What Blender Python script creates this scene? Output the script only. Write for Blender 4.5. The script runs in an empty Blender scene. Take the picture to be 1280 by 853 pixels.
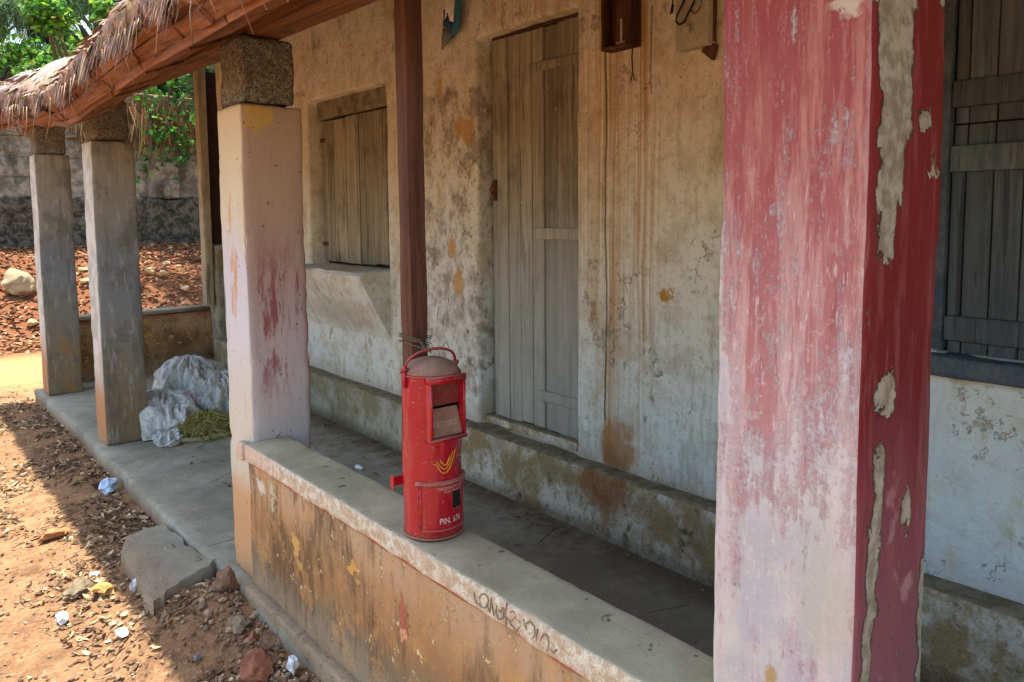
import bpy, bmesh, math, random
from mathutils import Vector, Matrix, noise as mnoise
from mathutils.geometry import tessellate_polygon
random.seed(7)
R_ = math.radians
scene = bpy.context.scene
COL = scene.collection

# ------------------------------------------------------------------ camera
CAM = Vector((0, 0, 1.42))
FPX, CX, CY = 960.0, 640.0, 350.0
YAW, PITCH, ROLL = R_(39.65), R_(4.91), R_(0.54)
_f = Vector((math.sin(YAW)*math.cos(PITCH), math.cos(YAW)*math.cos(PITCH), -math.sin(PITCH)))
_r = Vector((math.cos(YAW), -math.sin(YAW), 0))
_d = _f.cross(_r)
RIGHT = math.cos(ROLL)*_r + math.sin(ROLL)*_d
DOWN = -math.sin(ROLL)*_r + math.cos(ROLL)*_d
cd = bpy.data.cameras.new('camera'); cam = bpy.data.objects.new('camera', cd); COL.objects.link(cam)
cd.sensor_width = 36; cd.lens = 36*FPX/1280; cd.shift_y = -(426.5-CY)/1280; cd.clip_start = .05; cd.clip_end = 500
M = Matrix((RIGHT, -DOWN, -_f)).transposed().to_4x4(); M.translation = CAM
cam.matrix_world = M
scene.camera = cam

# ------------------------------------------------------------------ sky, sun, exposure
SUN_ELEV, SUN_AZ = 72.0, 2.0          # azimuth measured from +Y towards +X
w = bpy.data.worlds.new('World'); scene.world = w; w.use_nodes = True
wn = w.node_tree.nodes; wl = w.node_tree.links
sky = wn.new('ShaderNodeTexSky'); sky.sky_type = 'NISHITA'; sky.sun_disc = False
sky.sun_elevation = R_(SUN_ELEV); sky.sun_rotation = R_(SUN_AZ); sky.air_density = 1.3; sky.dust_density = 2.0
bgn = wn['Background']; bgn.inputs[1].default_value = 0.15
wl.new(sky.outputs[0], bgn.inputs[0])
sd = bpy.data.lights.new('sun', 'SUN'); sd.energy = 4.5; sd.angle = R_(0.6); sd.color = (1, .94, .84)
sun = bpy.data.objects.new('sun', sd); COL.objects.link(sun)
sdir = Vector((math.sin(R_(SUN_AZ))*math.cos(R_(SUN_ELEV)), math.cos(R_(SUN_AZ))*math.cos(R_(SUN_ELEV)), math.sin(R_(SUN_ELEV))))
sun.rotation_euler = sdir.to_track_quat('Z', 'Y').to_euler(); sun.location = (0, 0, 12)
scene.view_settings.view_transform = 'Standard'; scene.view_settings.look = 'None'
scene.view_settings.gamma = 1; scene.view_settings.use_curve_mapping = False
scene.view_settings.exposure = 1.62
scene.render.engine = 'CYCLES'
scene.cycles.use_denoising = True
scene.cycles.max_bounces = 10; scene.cycles.diffuse_bounces = 7; scene.cycles.transparent_max_bounces = 8
scene.cycles.sample_clamp_indirect = 8

# ------------------------------------------------------------------ pixel -> place helpers (direction only; the plane gives the distance)
def ray(x, y): return RIGHT*((x-CX)/FPX) + DOWN*((y-CY)/FPX) + _f
def onx(x, y, X): d = ray(x, y); return CAM + d*((X-CAM.x)/d.x)
def ony(x, y, Y): d = ray(x, y); return CAM + d*((Y-CAM.y)/d.y)
def onz(x, y, Z): d = ray(x, y); return CAM + d*((Z-CAM.z)/d.z)

XF = 2.4616        # front plane of the house wall
XP = 2.367         # front plane of the plinth
ZP = 0.294         # plinth top
PTOP = 0.568       # parapet top
PX0, PX1 = 1.022, 1.195

# ------------------------------------------------------------------ colour
def lin(c):
    return tuple(((v/255)/12.92 if v/255 <= .04045 else ((v/255+.055)/1.055)**2.4) for v in c) + (1,)

# ------------------------------------------------------------------ node builder
class S:
    def __init__(s, t, o): s.t = t; s.o = o
    def __add__(a, b): return a.t.m('ADD', a, b)
    def __sub__(a, b): return a.t.m('SUBTRACT', a, b)
    def __mul__(a, b): return a.t.m('MULTIPLY', a, b)
    def __rsub__(a, b): return a.t.m('SUBTRACT', b, a)
    __radd__ = __add__; __rmul__ = __mul__
class T:
    def __init__(t, name):
        t.mat = bpy.data.materials.new(name); t.mat.use_nodes = True
        t.nt = t.mat.node_tree; t.N = t.nt.nodes; t.L = t.nt.links
        t.bsdf = t.N['Principled BSDF']; t._p = None
    def put(t, sock, v):
        if isinstance(v, S): t.L.new(v.o, sock)
        elif isinstance(v, (tuple, list)) and len(v) == 3 and sock.type == 'RGBA': sock.default_value = lin(v)
        else: sock.default_value = v
    def m(t, op, a, b=0.0, clamp=False):
        n = t.N.new('ShaderNodeMath'); n.operation = op; n.use_clamp = clamp
        t.put(n.inputs[0], a); t.put(n.inputs[1], b); return S(t, n.outputs[0])
    def mx(t, a, b): return t.m('MAXIMUM', a, b)
    def mn(t, a, b): return t.m('MINIMUM', a, b)
    def clamp(t, a): return t.m('ADD', a, 0.0, True)
    def geo(t):
        if t._p is None: t._g = t.N.new('ShaderNodeNewGeometry'); t._p = S(t, t._g.outputs['Position'])
        return t._p
    def obj(t):
        n = t.N.new('ShaderNodeTexCoord'); return S(t, n.outputs['Object'])
    def xyz(t, v=None):
        n = t.N.new('ShaderNodeSeparateXYZ'); t.put(n.inputs[0], v or t.geo()); return [S(t, o) for o in n.outputs]
    def nrm(t):
        t.geo(); n = t.N.new('ShaderNodeSeparateXYZ'); t.L.new(t._g.outputs['True Normal'], n.inputs[0]); return [S(t, o) for o in n.outputs]
    def vec(t, x, y, z):
        n = t.N.new('ShaderNodeCombineXYZ')
        for i, v in enumerate((x, y, z)): t.put(n.inputs[i], v)
        return S(t, n.outputs[0])
    def scl(t, v, sx, sy, sz):
        n = t.N.new('ShaderNodeMapping'); t.put(n.inputs[0], v); n.inputs['Scale'].default_value = (sx, sy, sz); return S(t, n.outputs[0])
    def off(t, v, o):
        n = t.N.new('ShaderNodeMapping'); t.put(n.inputs[0], v); n.inputs['Location'].default_value = o; return S(t, n.outputs[0])
    def noise(t, v, s, d=4, r=.55, dist=0.0):
        n = t.N.new('ShaderNodeTexNoise'); t.put(n.inputs['Vector'], v)
        n.inputs['Scale'].default_value = s; n.inputs['Detail'].default_value = d; n.inputs['Roughness'].default_value = r; n.inputs['Distortion'].default_value = dist
        return S(t, n.outputs[0])
    def vor(t, v, s, feat='F1', rnd=1.0):
        n = t.N.new('ShaderNodeTexVoronoi'); t.put(n.inputs['Vector'], v); n.feature = feat; n.inputs['Scale'].default_value = s; n.inputs['Randomness'].default_value = rnd
        return S(t, n.outputs[0])
    def ss(t, v, a, b, lo=0., hi=1.):
        n = t.N.new('ShaderNodeMapRange'); n.interpolation_type = 'SMOOTHSTEP'; t.put(n.inputs[0], v)
        if a > b: a, b, lo, hi = b, a, hi, lo
        for i, q in zip((1, 2, 3, 4), (a, b, lo, hi)): n.inputs[i].default_value = q
        return S(t, n.outputs[0])
    def mix(t, f, a, b):
        n = t.N.new('ShaderNodeMix'); n.data_type = 'RGBA'; t.put(n.inputs[0], f); t.put(n.inputs[6], a); t.put(n.inputs[7], b); return S(t, n.outputs[2])
    def mul(t, c, f):
        n = t.N.new('ShaderNodeMix'); n.data_type = 'RGBA'; n.blend_type = 'MULTIPLY'; n.inputs[0].default_value = 1
        t.put(n.inputs[6], c); t.put(n.inputs[7], t.vec(f, f, f)); return S(t, n.outputs[2])
    def ramp(t, f, stops):
        n = t.N.new('ShaderNodeValToRGB'); t.put(n.inputs[0], f); e = n.color_ramp.elements
        while len(e) < len(stops): e.new(.5)
        for el, (p, c) in zip(e, stops): el.position = p; el.color = lin(c)
        return S(t, n.outputs[0])
    def attr(t, name, out=0):
        n = t.N.new('ShaderNodeAttribute'); n.attribute_name = name; return S(t, n.outputs[out])
    def rnd(t):
        n = t.N.new('ShaderNodeObjectInfo'); return S(t, n.outputs['Random'])
    def box(t, u, v, u0, u1, v0, v1, s=.01):
        if u0 > u1: u0, u1 = u1, u0
        if v0 > v1: v0, v1 = v1, v0
        return t.ss(u, u0-s, u0+s)*t.ss(u, u1+s, u1-s)*t.ss(v, v0-s, v0+s)*t.ss(v, v1+s, v1-s)
    def ell(t, u, v, cu, cv, ru, rv, s=.25):
        a = (u-cu)*(1/ru); b = (v-cv)*(1/rv)
        return t.ss(t.m('SQRT', a*a+b*b), 1+s, 1-s)
    def done(t, color, rough=.85, bump=None, dist=.01, strength=1.0, spec=.25, metal=0.0, **kw):
        t.put(t.bsdf.inputs['Base Color'], color); t.put(t.bsdf.inputs['Roughness'], rough)
        t.bsdf.inputs['Specular IOR Level'].default_value = spec; t.put(t.bsdf.inputs['Metallic'], metal)
        for k, v in kw.items(): t.put(t.bsdf.inputs[k.replace('_', ' ')], v)
        if bump is not None:
            n = t.N.new('ShaderNodeBump'); n.inputs['Strength'].default_value = strength; n.inputs['Distance'].default_value = dist
            t.put(n.inputs['Height'], bump); t.L.new(n.outputs[0], t.bsdf.inputs['Normal'])
        return t.mat

MATS = {}
# ---- plaster of the house wall (Y,z coordinates on the wall)
def wpx(x, y): p = onx(x, y, XF); return p.y, p.z
def mat_wall():
    t = T('wall_plaster'); P = t.geo(); X, Y, Z = t.xyz()
    n1 = t.noise(P, 1.6, 6, .6); n2 = t.noise(P, 9, 6, .65); n3 = t.noise(P, 45, 5, .6)
    st = t.noise(t.scl(P, 1, 22, .55), 1, 5, .6)
    n4 = t.noise(t.off(P, (9, 1, 4)), 3.4, 7, .7); n5 = t.noise(t.scl(P, 1, 7, 1.3), 2.2, 6, .7)
    base = t.ramp(t.ss(Z + (n1-.5)*1.1, .3, 2.1), [(0, (208, 212, 202)), (.35, (212, 210, 192)), (.7, (214, 206, 180)), (1, (214, 204, 178))])
    c = t.mix(t.ss(n2, .47, .62)*.4, base, (170, 152, 120))
    c = t.mix(t.ss(n4, .52, .64)*.55, c, (222, 216, 200))
    c = t.mix(t.ss(n4, .46, .36)*.5, c, (176, 158, 116))
    c = t.mix(t.ss(n5, .54, .66)*.4, c, (150, 136, 104))
    c = t.mix(t.ss(st, .56, .68)*.25, c, (180, 150, 100))
    wob = (n2-.5)*.20; wob2 = (t.noise(t.off(P, (3, 7, 1)), 11, 6, .65)-.5)*.22
    U = Y+wob; V = Z+wob2
    # worn pilaster strip between post and door
    y0, z0 = wpx(600, 90); y1, z1 = wpx(541, 420)
    strip = t.box(U, V, y0+.02, y1+.1, z1-.3, z0-.06, .03)
    wornc = t.mix(t.ss(t.noise(t.scl(P, 1, 1, .7), 9, 8, .75), .40, .60), (158, 146, 128), (214, 208, 194))
    wornc = t.mix(t.ss(Z, 1.9, 2.25), wornc, (128, 106, 86))
    c = t.mix(strip*t.ss(n2+(n4-.5)*.8, .40, .52), c, wornc)
    chips = t.ss(t.noise(t.scl(P, 1, 1.6, .6), 13, 6, .7), .61, .66)*strip*.7
    c = t.mix(chips, c, (112, 84, 62))
    for (px, py, rx, rz) in ((580, 160, .09, .07), (574, 352, .05, .09), (566, 312, .035, .06), (548, 108, .04, .05)):
        a, b = wpx(px, py); c = t.mix(t.ell(U, V, a, b, rx, rz)*.85, c, (190, 146, 82))
    # ochre streaks, one pair below each fuse board
    fine = t.noise(t.scl(P, 1, 60, .8), 1, 4, .6)
    for px, w_, zt, zb, k in ((757, .045, 2.6, .35, .85), (806, .08, 2.6, .9, .7), (780, .13, 2.6, .3, .4), (745, .12, 2.6, 1.0, .35), (660, .3, 2.6, 2.3, .5), (500, .06, 2.0, .35, .35)):
        a, b = wpx(px, 300)
        c = t.mix(t.box(Y+(n1-.5)*.04, Z+(n1-.5)*.8, a-w_, a+w_, zb, zt, .05)*t.ss(fine, .38, .62)*k, c, (170, 124, 64))
    a, b = wpx(757, 300)
    line = t.box(Y+(n1-.5)*.05, Z, a-.003, a+.003, .5, 2.2, .003); c = t.mix(line*.7, c, (96, 66, 36))
    a, b = wpx(815, 150); c = t.mix(t.box(Y+(n1-.5)*.05, Z, a-.003, a+.003, 1.9, 2.25, .003)*.8, c, (96, 66, 36))
    for px, py, rx, rz, col, k in ((772, 560, .11, .10, (160, 108, 50), .8), (770, 585, .07, .08, (134, 84, 38), .7), (831, 371, .02, .025, (176, 128, 50), 1), (822, 466, .03, .018, (120, 96, 66), .8), (742, 395, .02, .04, (150, 120, 80), .7), (440, 390, .45, .1, (166, 156, 132), .5), (1186, 700, .012, .05, (206, 150, 60), .9)):
        a, b = wpx(px, py); c = t.mix(t.ell(U, V, a, b, rx, rz, .4)*k, c, col)
    # pitting, dark specks, grime
    spk = t.ss(t.noise(P, 70, 3, .5), .68, .74); c = t.mix(spk*.55, c, (92, 76, 58))
    c = t.mix(t.ss(n3, .54, .68)*.35, c, (132, 116, 90)); scr = t.ss(t.noise(t.scl(P, 1, 3, 26), 3, 3, .6), .70, .73); c = t.mix(scr*.35, c, (110, 92, 70))
    c = t.mix(t.ss(Z+(n2-.5)*.25, .42, .26)*.5, c, (140, 112, 70))
    # bluish limewash by the far window of the next room
    c = t.mix(t.ss(Y+(n1-.5)*.3, 1.6, 1.2)*.65*t.ss(n4, .36, .52), c, (196, 204, 200))
    cw_ = t.noise(P, 3, 5, .65); Pw = t.vec(X+(cw_-.5)*.5, Y+(cw_-.5)*.6, Z+(n2-.5)*.25)
    crk = t.ss(t.vor(Pw, 1.25, 'DISTANCE_TO_EDGE'), .004, .0)*t.ss(n4, .54, .60)*.5; c = t.mix(crk*.6, c, (112, 96, 72))
    fl = t.ss(t.noise(t.off(P, (2, 8, 5)), 5.5, 8, .78), .615, .63); c = t.mix(fl*.6, c, t.mix(t.ss(n3, .4, .6), (156, 138, 108), (188, 176, 150)))
    h = n2*.5+n3*.3+t.noise(P, 4, 3)*1.3-chips*.5-strip*.1-line*.8-crk*.8-fl*.45
    return t.done(c, .92, h, .022, .85, spec=.15)
def mat_plinth():
    t = T('plinth_plaster'); P = t.geo(); X, Y, Z = t.xyz(); nx, ny, nz = t.nrm()
    n1 = t.noise(P, 3.2, 6, .65); n2 = t.noise(t.scl(P, 1, 1, .7), 14, 6, .7); n3 = t.noise(P, 60, 4, .6)
    c = t.mix(t.ss(n1+(n2-.5)*.5, .40, .58), (150, 130, 92), (204, 198, 178))
    c = t.mix(t.ss(n2, .52, .62)*.7, c, (132, 112, 76))
    c = t.mix(t.ss(t.noise(t.off(P, (4, 2, 9)), 7, 6, .7), .57, .66)*.8, c, (66, 62, 46))
    c = t.mix(t.ss(n3, .58, .7)*.5, c, (84, 72, 52))
    a, b = wpx(775, 620); c = t.mix(t.ell(Y+(n2-.5)*.1, Z, a, .25, .14, .12, .5)*.8, c, (136, 82, 34))
    c = t.mix(t.ss(Y, 3.1, 4.2)*.55, c, (120, 118, 96))
    c = t.mix(t.ss(Z+(n2-.5)*.1, .09, .01)*.6, c, (82, 68, 48))
    top = t.ss(nz, .5, .9)
    c = t.mix(top*.95, c, t.mix(t.ss(n2, .4, .6), (112, 100, 78), (140, 128, 104)))
    return t.done(c, .95, n2*.6+n3*.3+n1*.5, .03, .9, spec=.1)
def mat_floor():
    t = T('floor_cement'); P = t.geo(); X, Y, Z = t.xyz()
    n1 = t.noise(P, 2.2, 6, .6); n2 = t.noise(P, 13, 6, .7); n3 = t.noise(P, 90, 3, .6)
    c = t.mix(t.ss(n1, .35, .68), (128, 123, 106), (158, 153, 134))
    c = t.mix(t.ss(n2, .44, .66)*.4, c, (104, 97, 80))
    c = t.mix(t.ss(n3, .55, .72)*.35, c, (150, 140, 118))
    c = t.mix(t.ss(X+(n2-.5)*.35, 2.12, 2.34)*.75, c, (88, 68, 46))
    c = t.mix(t.ss(Y, 2.9, 2.3)*.55, c, (98, 86, 66))
    c = t.mix(t.ss(Z+(n2-.5)*.06, -.03, -.1)*.8, c, (128, 98, 72))
    c = t.mix(t.ss(X+(n2-.5)*.5+(n1-.5)*.3, .96, .74)*.5, c, t.mix(t.ss(n3, .4, .6), (122, 100, 78), (152, 130, 104)))
    c = t.mix(t.ss(t.noise(t.off(P, (5, 3, 0)), 3.5, 7, .75), .53, .62)*.45, c, (148, 134, 110))
    crack = t.ss(t.vor(t.scl(P, 1, 1, .2)+0 if False else P, 2.1, 'DISTANCE_TO_EDGE'), .012, .0)*t.ss(n1, .5, .6)
    c = t.mix(crack*.7, c, (50, 44, 34))
    return t.done(c, .9, n2*.5+n3*.25-crack*.5, .012, .7, spec=.2)
def mat_pillar0():
    t = T('peeling_red_paint'); P = t.geo(); X, Y, Z = t.xyz(); nx, ny, nz = t.nrm()
    n1 = t.noise(t.scl(P, 9, 9, 1.7), 1, 6, .62); n2 = t.noise(t.scl(P, 38, 38, 5), 1, 6, .7); n3 = t.noise(P, 120, 4, .65)
    nb = t.noise(P, 8, 6, .62); nf = t.noise(P, 34, 5, .7)
    # outer (yard) face: red above, pink wash, bare white below
    fs = t.noise(t.scl(P, 95, 95, 11), 1, 5, .7); fm = t.noise(t.scl(P, 26, 26, 7), 1, 6, .68); vb = t.noise(t.off(t.scl(P, 16, 16, 1.1), (3, 5, 1)), 1, 5, .6)
    white = t.mix(t.ss(nb, .38, .62), (176, 174, 174), (194, 190, 180)); white = t.mix(t.ss(fm, .52, .64)*.6, white, (172, 152, 160)); white = t.mix(t.ss(fs, .56, .66)*.4, white, (150, 138, 134))
    red = t.ramp(t.ss(Z+(vb-.5)*.45, .6, 1.85), [(0, (176, 146, 150)), (.35, (172, 118, 122)), (.58, (162, 90, 90)), (.8, (144, 48, 44)), (1, (134, 22, 22))])
    red = t.mix(t.ss(vb+(fm-.5)*.6, .52, .64)*.40*t.ss(Z, 1.95, 1.5, .45, 1.), red, (170, 110, 94)); red = t.mix(t.ss(n2+(fs-.5)*.6, .55, .66)*.5, red, (116, 34, 34))
    red = t.mix(t.ss(fs*.6+n3*.4, .53, .60)*.35, red, (190, 130, 122))
    cov = fs*.40+fm*.42+nf*.28+n3*.30+(vb-.5)*.5+(nb-.5)*.5+(Z-1.13)*.32
    pa = t.ss(cov, .62, .78)
    co = t.mix(pa*.9, white, red)
    co = t.mix(t.ss(cov, .575, .69)*(1-pa)*.5, co, (184, 152, 156))
    veil = t.noise(t.off(t.scl(P, 22, 22, 1.6), (1, 9, 4)), 1, 6, .68)
    co = t.mix(t.ss(veil+(fs-.5)*.5, .46, .62)*.6*t.ss(Z+(nb-.5)*.3, 1.85, 1.55), co, t.mix(t.ss(Z, 1.6, 1.1), (184, 132, 116), (206, 186, 180)))
    co = t.mix(t.ss(t.noise(P, 55, 5, .75), .57, .62)*.35*t.ss(Z, 1.6, 1.1), co, (208, 200, 190))
    co = t.mix(t.ss(t.noise(t.scl(P, 150, 150, 26), 1, 3, .6), .62, .68)*.5*t.box(Z, Z, .75, 1.5, .75, 1.5, .2), co, (214, 204, 200))
    n18 = t.noise(P, 20, 6, .7); wob = (nb-.5)*.05+(n18-.5)*.045; wob2 = (nf-.5)*.06+(n18-.5)*.05
    def o(px, py): p = onx(px, py, 1.058); return p.y, p.z
    for px, py, ru, rv, col, k in ((1035, 760, .045, .10, (184, 176, 148), .4), (1020, 700, .03, .09, (180, 180, 170), .35), (1060, 2, .02, .014, (190, 180, 160), .9), (965, 845, .012, .02, (170, 140, 86), .9)):
        a, b = o(px, py); co = t.mix(t.ell(Y+wob*.6, Z+wob2, a, b, ru, rv, .35)*k, co, col)
    edge = t.ss(Y+(nb-.5)*.03, .735, .747)*t.ss(Z+(n1-.5)*.4, 1.5, 1.35); co = t.mix(edge*t.ss(nf, .4, .5), co, (206, 202, 188))
    edge_highlight = t.ss(Y+(nf-.5)*.012, .517, .511)*.35; co = t.mix(edge_highlight, co, (200, 170, 168))  # pale highlight painted down the near corner
    # near face: deep red with cream bare patches
    cn = t.ramp(t.ss(Z+(n1-.5)*.5, .6, 1.5), [(0, (134, 84, 92)), (.35, (122, 54, 64)), (.6, (108, 20, 24)), (1, (116, 30, 28))])
    cn = t.mix(t.ss(n2, .52, .66)*.45, cn, (150, 86, 82)); cn = t.mix(t.ss(n1, .5, .62)*.4*t.ss(Z, 1.5, 1.0), cn, (160, 122, 126))
    cn = t.mix(t.ss(nb, .6, .68)*t.ss(Z, 1.2, .9)*.5, cn, (186, 150, 150))
    def q(px, py): p = ony(px, py, .507); return p.x, p.z
    peel = None
    ux = X+wob*1.1; uz = Z+wob2*1.8
    def patch(mask):
        nonlocal peel
        peel = mask if peel is None else t.mx(peel, mask)
    for (xa, ya, xb, yb) in ((1096, -60, 1148, 20), (1098, -10, 1142, 90), (1099, 60, 1134, 180), (1100, 150, 1126, 270), (1101, 220, 1118, 324), (1168, -40, 1190, 8), (1090, 565, 1100, 690), (1082, 660, 1093, 780), (1076, 780, 1086, 900), (1150, 700, 1162, 900)):
        a, b = q(xa, ya); a2, b2 = q(xb, yb); patch(t.box(ux, uz, a, a2, b2, b, .004))
    for (px, py, rx, ry) in ((1107, 497, 13, 24), (1152, 150, 9, 18), (1166, 210, 9, 10), (1132, 640, 5, 18)):
        a, b = q(px, py); a2, b2 = q(px+rx, py+ry); patch(t.ell(ux, uz, a, b, abs(a2-a), abs(b2-b), .12))
    flecks = t.ss(t.noise(t.scl(P, 60, 60, 30), 1, 4, .6), .66, .70)
    peel = t.mx(peel, flecks*t.ss(Z, 1.5, .9)*.8)
    rim_shade = t.ss(peel, .05, .4)*t.ss(peel, .98, .6)  # thin edge shadow round the peeled paint, put into the colour
    cn = t.mix(peel, cn, t.mix(t.ss(nf+(nb-.5)*.6, .38, .62), (132, 124, 104), (170, 164, 146))); cn = t.mix(rim_shade*.3, cn, (70, 40, 34))
    isn = t.ss(ny, -.6, -.8)
    c = t.mix(isn, co, cn)
    c = t.mix(t.ss(n3, .62, .74)*.3, c, (120, 74, 66))
    h = n2*.35+nf*.25+n3*.15-peel*isn*1.2+n1*.2-(1-pa)*(1-isn)*.25
    return t.done(c, .65, h, .008, .95, spec=.25)
def mat_pillar1():
    t = T('faded_pink_paint'); P = t.geo(); X, Y, Z = t.xyz(); nx, ny, nz = t.nrm()
    n1 = t.noise(t.scl(P, 9, 9, 2), 1, 6, .62); n2 = t.noise(t.scl(P, 42, 42, 6), 1, 6, .7); n3 = t.noise(P, 110, 4, .65); nb = t.noise(P, 8, 6, .62); nf = t.noise(P, 34, 5, .7)
    cn = t.ramp(t.ss(Z+(n1-.5)*.35, .55, 1.75), [(0, (184, 176, 172)), (.25, (180, 166, 164)), (.5, (172, 150, 138)), (.8, (170, 144, 122)), (1, (172, 144, 116))])
    fs = t.noise(t.scl(P, 90, 90, 12), 1, 5, .7); red = t.ss(n1*.45+n2*.35+fs*.4, .585, .67)*t.box(Z, Z, .7, 1.32, .7, 1.32, .2)*t.ss(X, 1.07, 1.12)
    cn = t.mix(red*.85, cn, (134, 66, 70)); cn = t.mix(t.ss(X+(nb-.5)*.03, 1.275, 1.30)*t.ss(Z, 1.5, 1.2)*.7, cn, (150, 84, 70))
    a = ony(325, 150, 2.827); cn = t.mix(t.ell(X+(nb-.5)*.16+(nf-.5)*.05, Z+(nf-.5)*.12+(nb-.5)*.1, a.x-.02, a.z+.02, .06, .07, .06), cn, (190, 152, 84))
    co = t.ramp(t.ss(Z+(n1-.5)*.4, .5, 1.8), [(0, (200, 190, 166)), (.3, (198, 196, 194)), (.6, (196, 190, 190)), (.8, (204, 190, 158)), (1, (200, 178, 138))])
    co = t.mix(t.ss(n2, .56, .66)*t.ss(Z, 1.7, 1.3)*.5, co, (172, 150, 160))
    for zc in (1.42, 1.12, 1.25):
        co = t.mix(t.ell(Y+(nb-.5)*.25+(nf-.5)*.1, Z+(nf-.5)*.15, 2.95, zc, .035, .09, .2)*.75*t.ss(n2, .42, .56), co, (196, 144, 100))
    co = t.mix(t.ss(Z+(nb-.5)*.2, .45, .3)*.8, co, (196, 140, 84))
    c = t.mix(t.ss(ny, -.6, -.8), co, cn)
    c = t.mix(t.ss(n3, .62, .74)*.3, c, (112, 84, 70)); c = t.mix(t.ss(t.noise(P, 50, 2, .5), .7, .74)*.7, c, (82, 60, 50))
    c = t.mix(t.ss(Z+(nf-.5)*.02, 1.82, 1.84), c, (120, 84, 50))
    return t.done(c, .8, n2*.35+nf*.3+n3*.15+n1*.3-red*.1, .008, .85, spec=.2)
def mat_pillar2():
    t = T('weathered_limewash'); P = t.geo(); X, Y, Z = t.xyz(); nx, ny, nz = t.nrm(); O = t.obj()
    n1 = t.noise(t.scl(P, 5, 5, 2), 1, 6, .62); n2 = t.noise(t.scl(P, 30, 30, 6), 1, 6, .7); n3 = t.noise(P, 90, 4, .65); nb = t.noise(P, 7, 6, .62)
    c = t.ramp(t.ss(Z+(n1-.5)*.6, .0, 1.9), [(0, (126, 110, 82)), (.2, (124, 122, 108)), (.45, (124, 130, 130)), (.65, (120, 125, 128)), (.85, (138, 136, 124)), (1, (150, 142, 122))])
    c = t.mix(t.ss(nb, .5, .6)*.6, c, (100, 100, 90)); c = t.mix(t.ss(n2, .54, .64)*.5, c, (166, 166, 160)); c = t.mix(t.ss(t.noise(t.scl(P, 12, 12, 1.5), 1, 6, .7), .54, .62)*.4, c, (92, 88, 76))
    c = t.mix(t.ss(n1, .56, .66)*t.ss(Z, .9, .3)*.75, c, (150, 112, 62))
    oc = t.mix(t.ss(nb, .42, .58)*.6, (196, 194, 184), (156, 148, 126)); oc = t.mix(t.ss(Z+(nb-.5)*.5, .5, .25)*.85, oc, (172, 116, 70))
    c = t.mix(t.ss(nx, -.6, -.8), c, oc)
    c = t.mix(t.ss(n3, .62, .74)*.3, c, (96, 88, 74)); c = t.mix(t.ss(t.noise(P, 40, 2, .5), .71, .75)*.6, c, (74, 60, 50))
    return t.done(c, .88, n2*.35+n3*.2+nb*.5, .01, .8, spec=.15)
def mat_block():
    t = T('rough_cement_block'); P = t.geo(); n1 = t.noise(P, 12, 5, .6); n2 = t.noise(P, 150, 4, .7); n3 = t.noise(P, 60, 4, .7)
    c = t.mix(t.ss(n2*.6+n3*.4, .42, .6), (88, 80, 68), (166, 156, 136)); c = t.mix(t.ss(n1, .5, .65)*.5, c, (110, 98, 80))
    return t.done(c, .95, n2*.8+n3*.8+n1*.3, .012, 1.0, spec=.1)
def mat_coping():
    t = T('parapet_coping'); P = t.geo(); X, Y, Z = t.xyz(); nx, ny, nz = t.nrm()
    n1 = t.noise(P, 5, 6, .6); n2 = t.noise(P, 36, 5, .7); n3 = t.noise(P, 130, 4, .7)
    top = t.mix(t.ss(n1, .35, .68), (154, 144, 116), (178, 166, 136)); top = t.mix(t.ss(n2, .55, .72)*.5, top, (128, 118, 96)); top = t.mix(t.ss(n3, .6, .75)*.4, top, (188, 180, 158))
    top = t.mix(t.ss(t.noise(P, 22, 2, .4), .72, .75)*.7, top, (60, 52, 42))
    sd_ = t.mix(t.ss(n2, .42, .60), (186, 164, 134), (216, 208, 184)); sd_ = t.mix(t.ss(n1, .5, .66)*.4, sd_, (200, 172, 146)); sd_ = t.mix(t.ss(n3, .55, .64)*.6, sd_, (154, 128, 104))
    sd_ = t.mix(t.ss(Y, 2.4, 2.75)*.6, sd_, (206, 172, 150))
    c = t.mix(t.ss(nz+(n2-.5)*.25, .3, .6)*t.ss(X+(n2-.5)*.02, 1.024, 1.032), sd_, top)
    return t.done(c, .9, n2*.7*t.ss(nz, .8, .4)+n2*.15+n3*.25, .009, .9, spec=.15)
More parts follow.
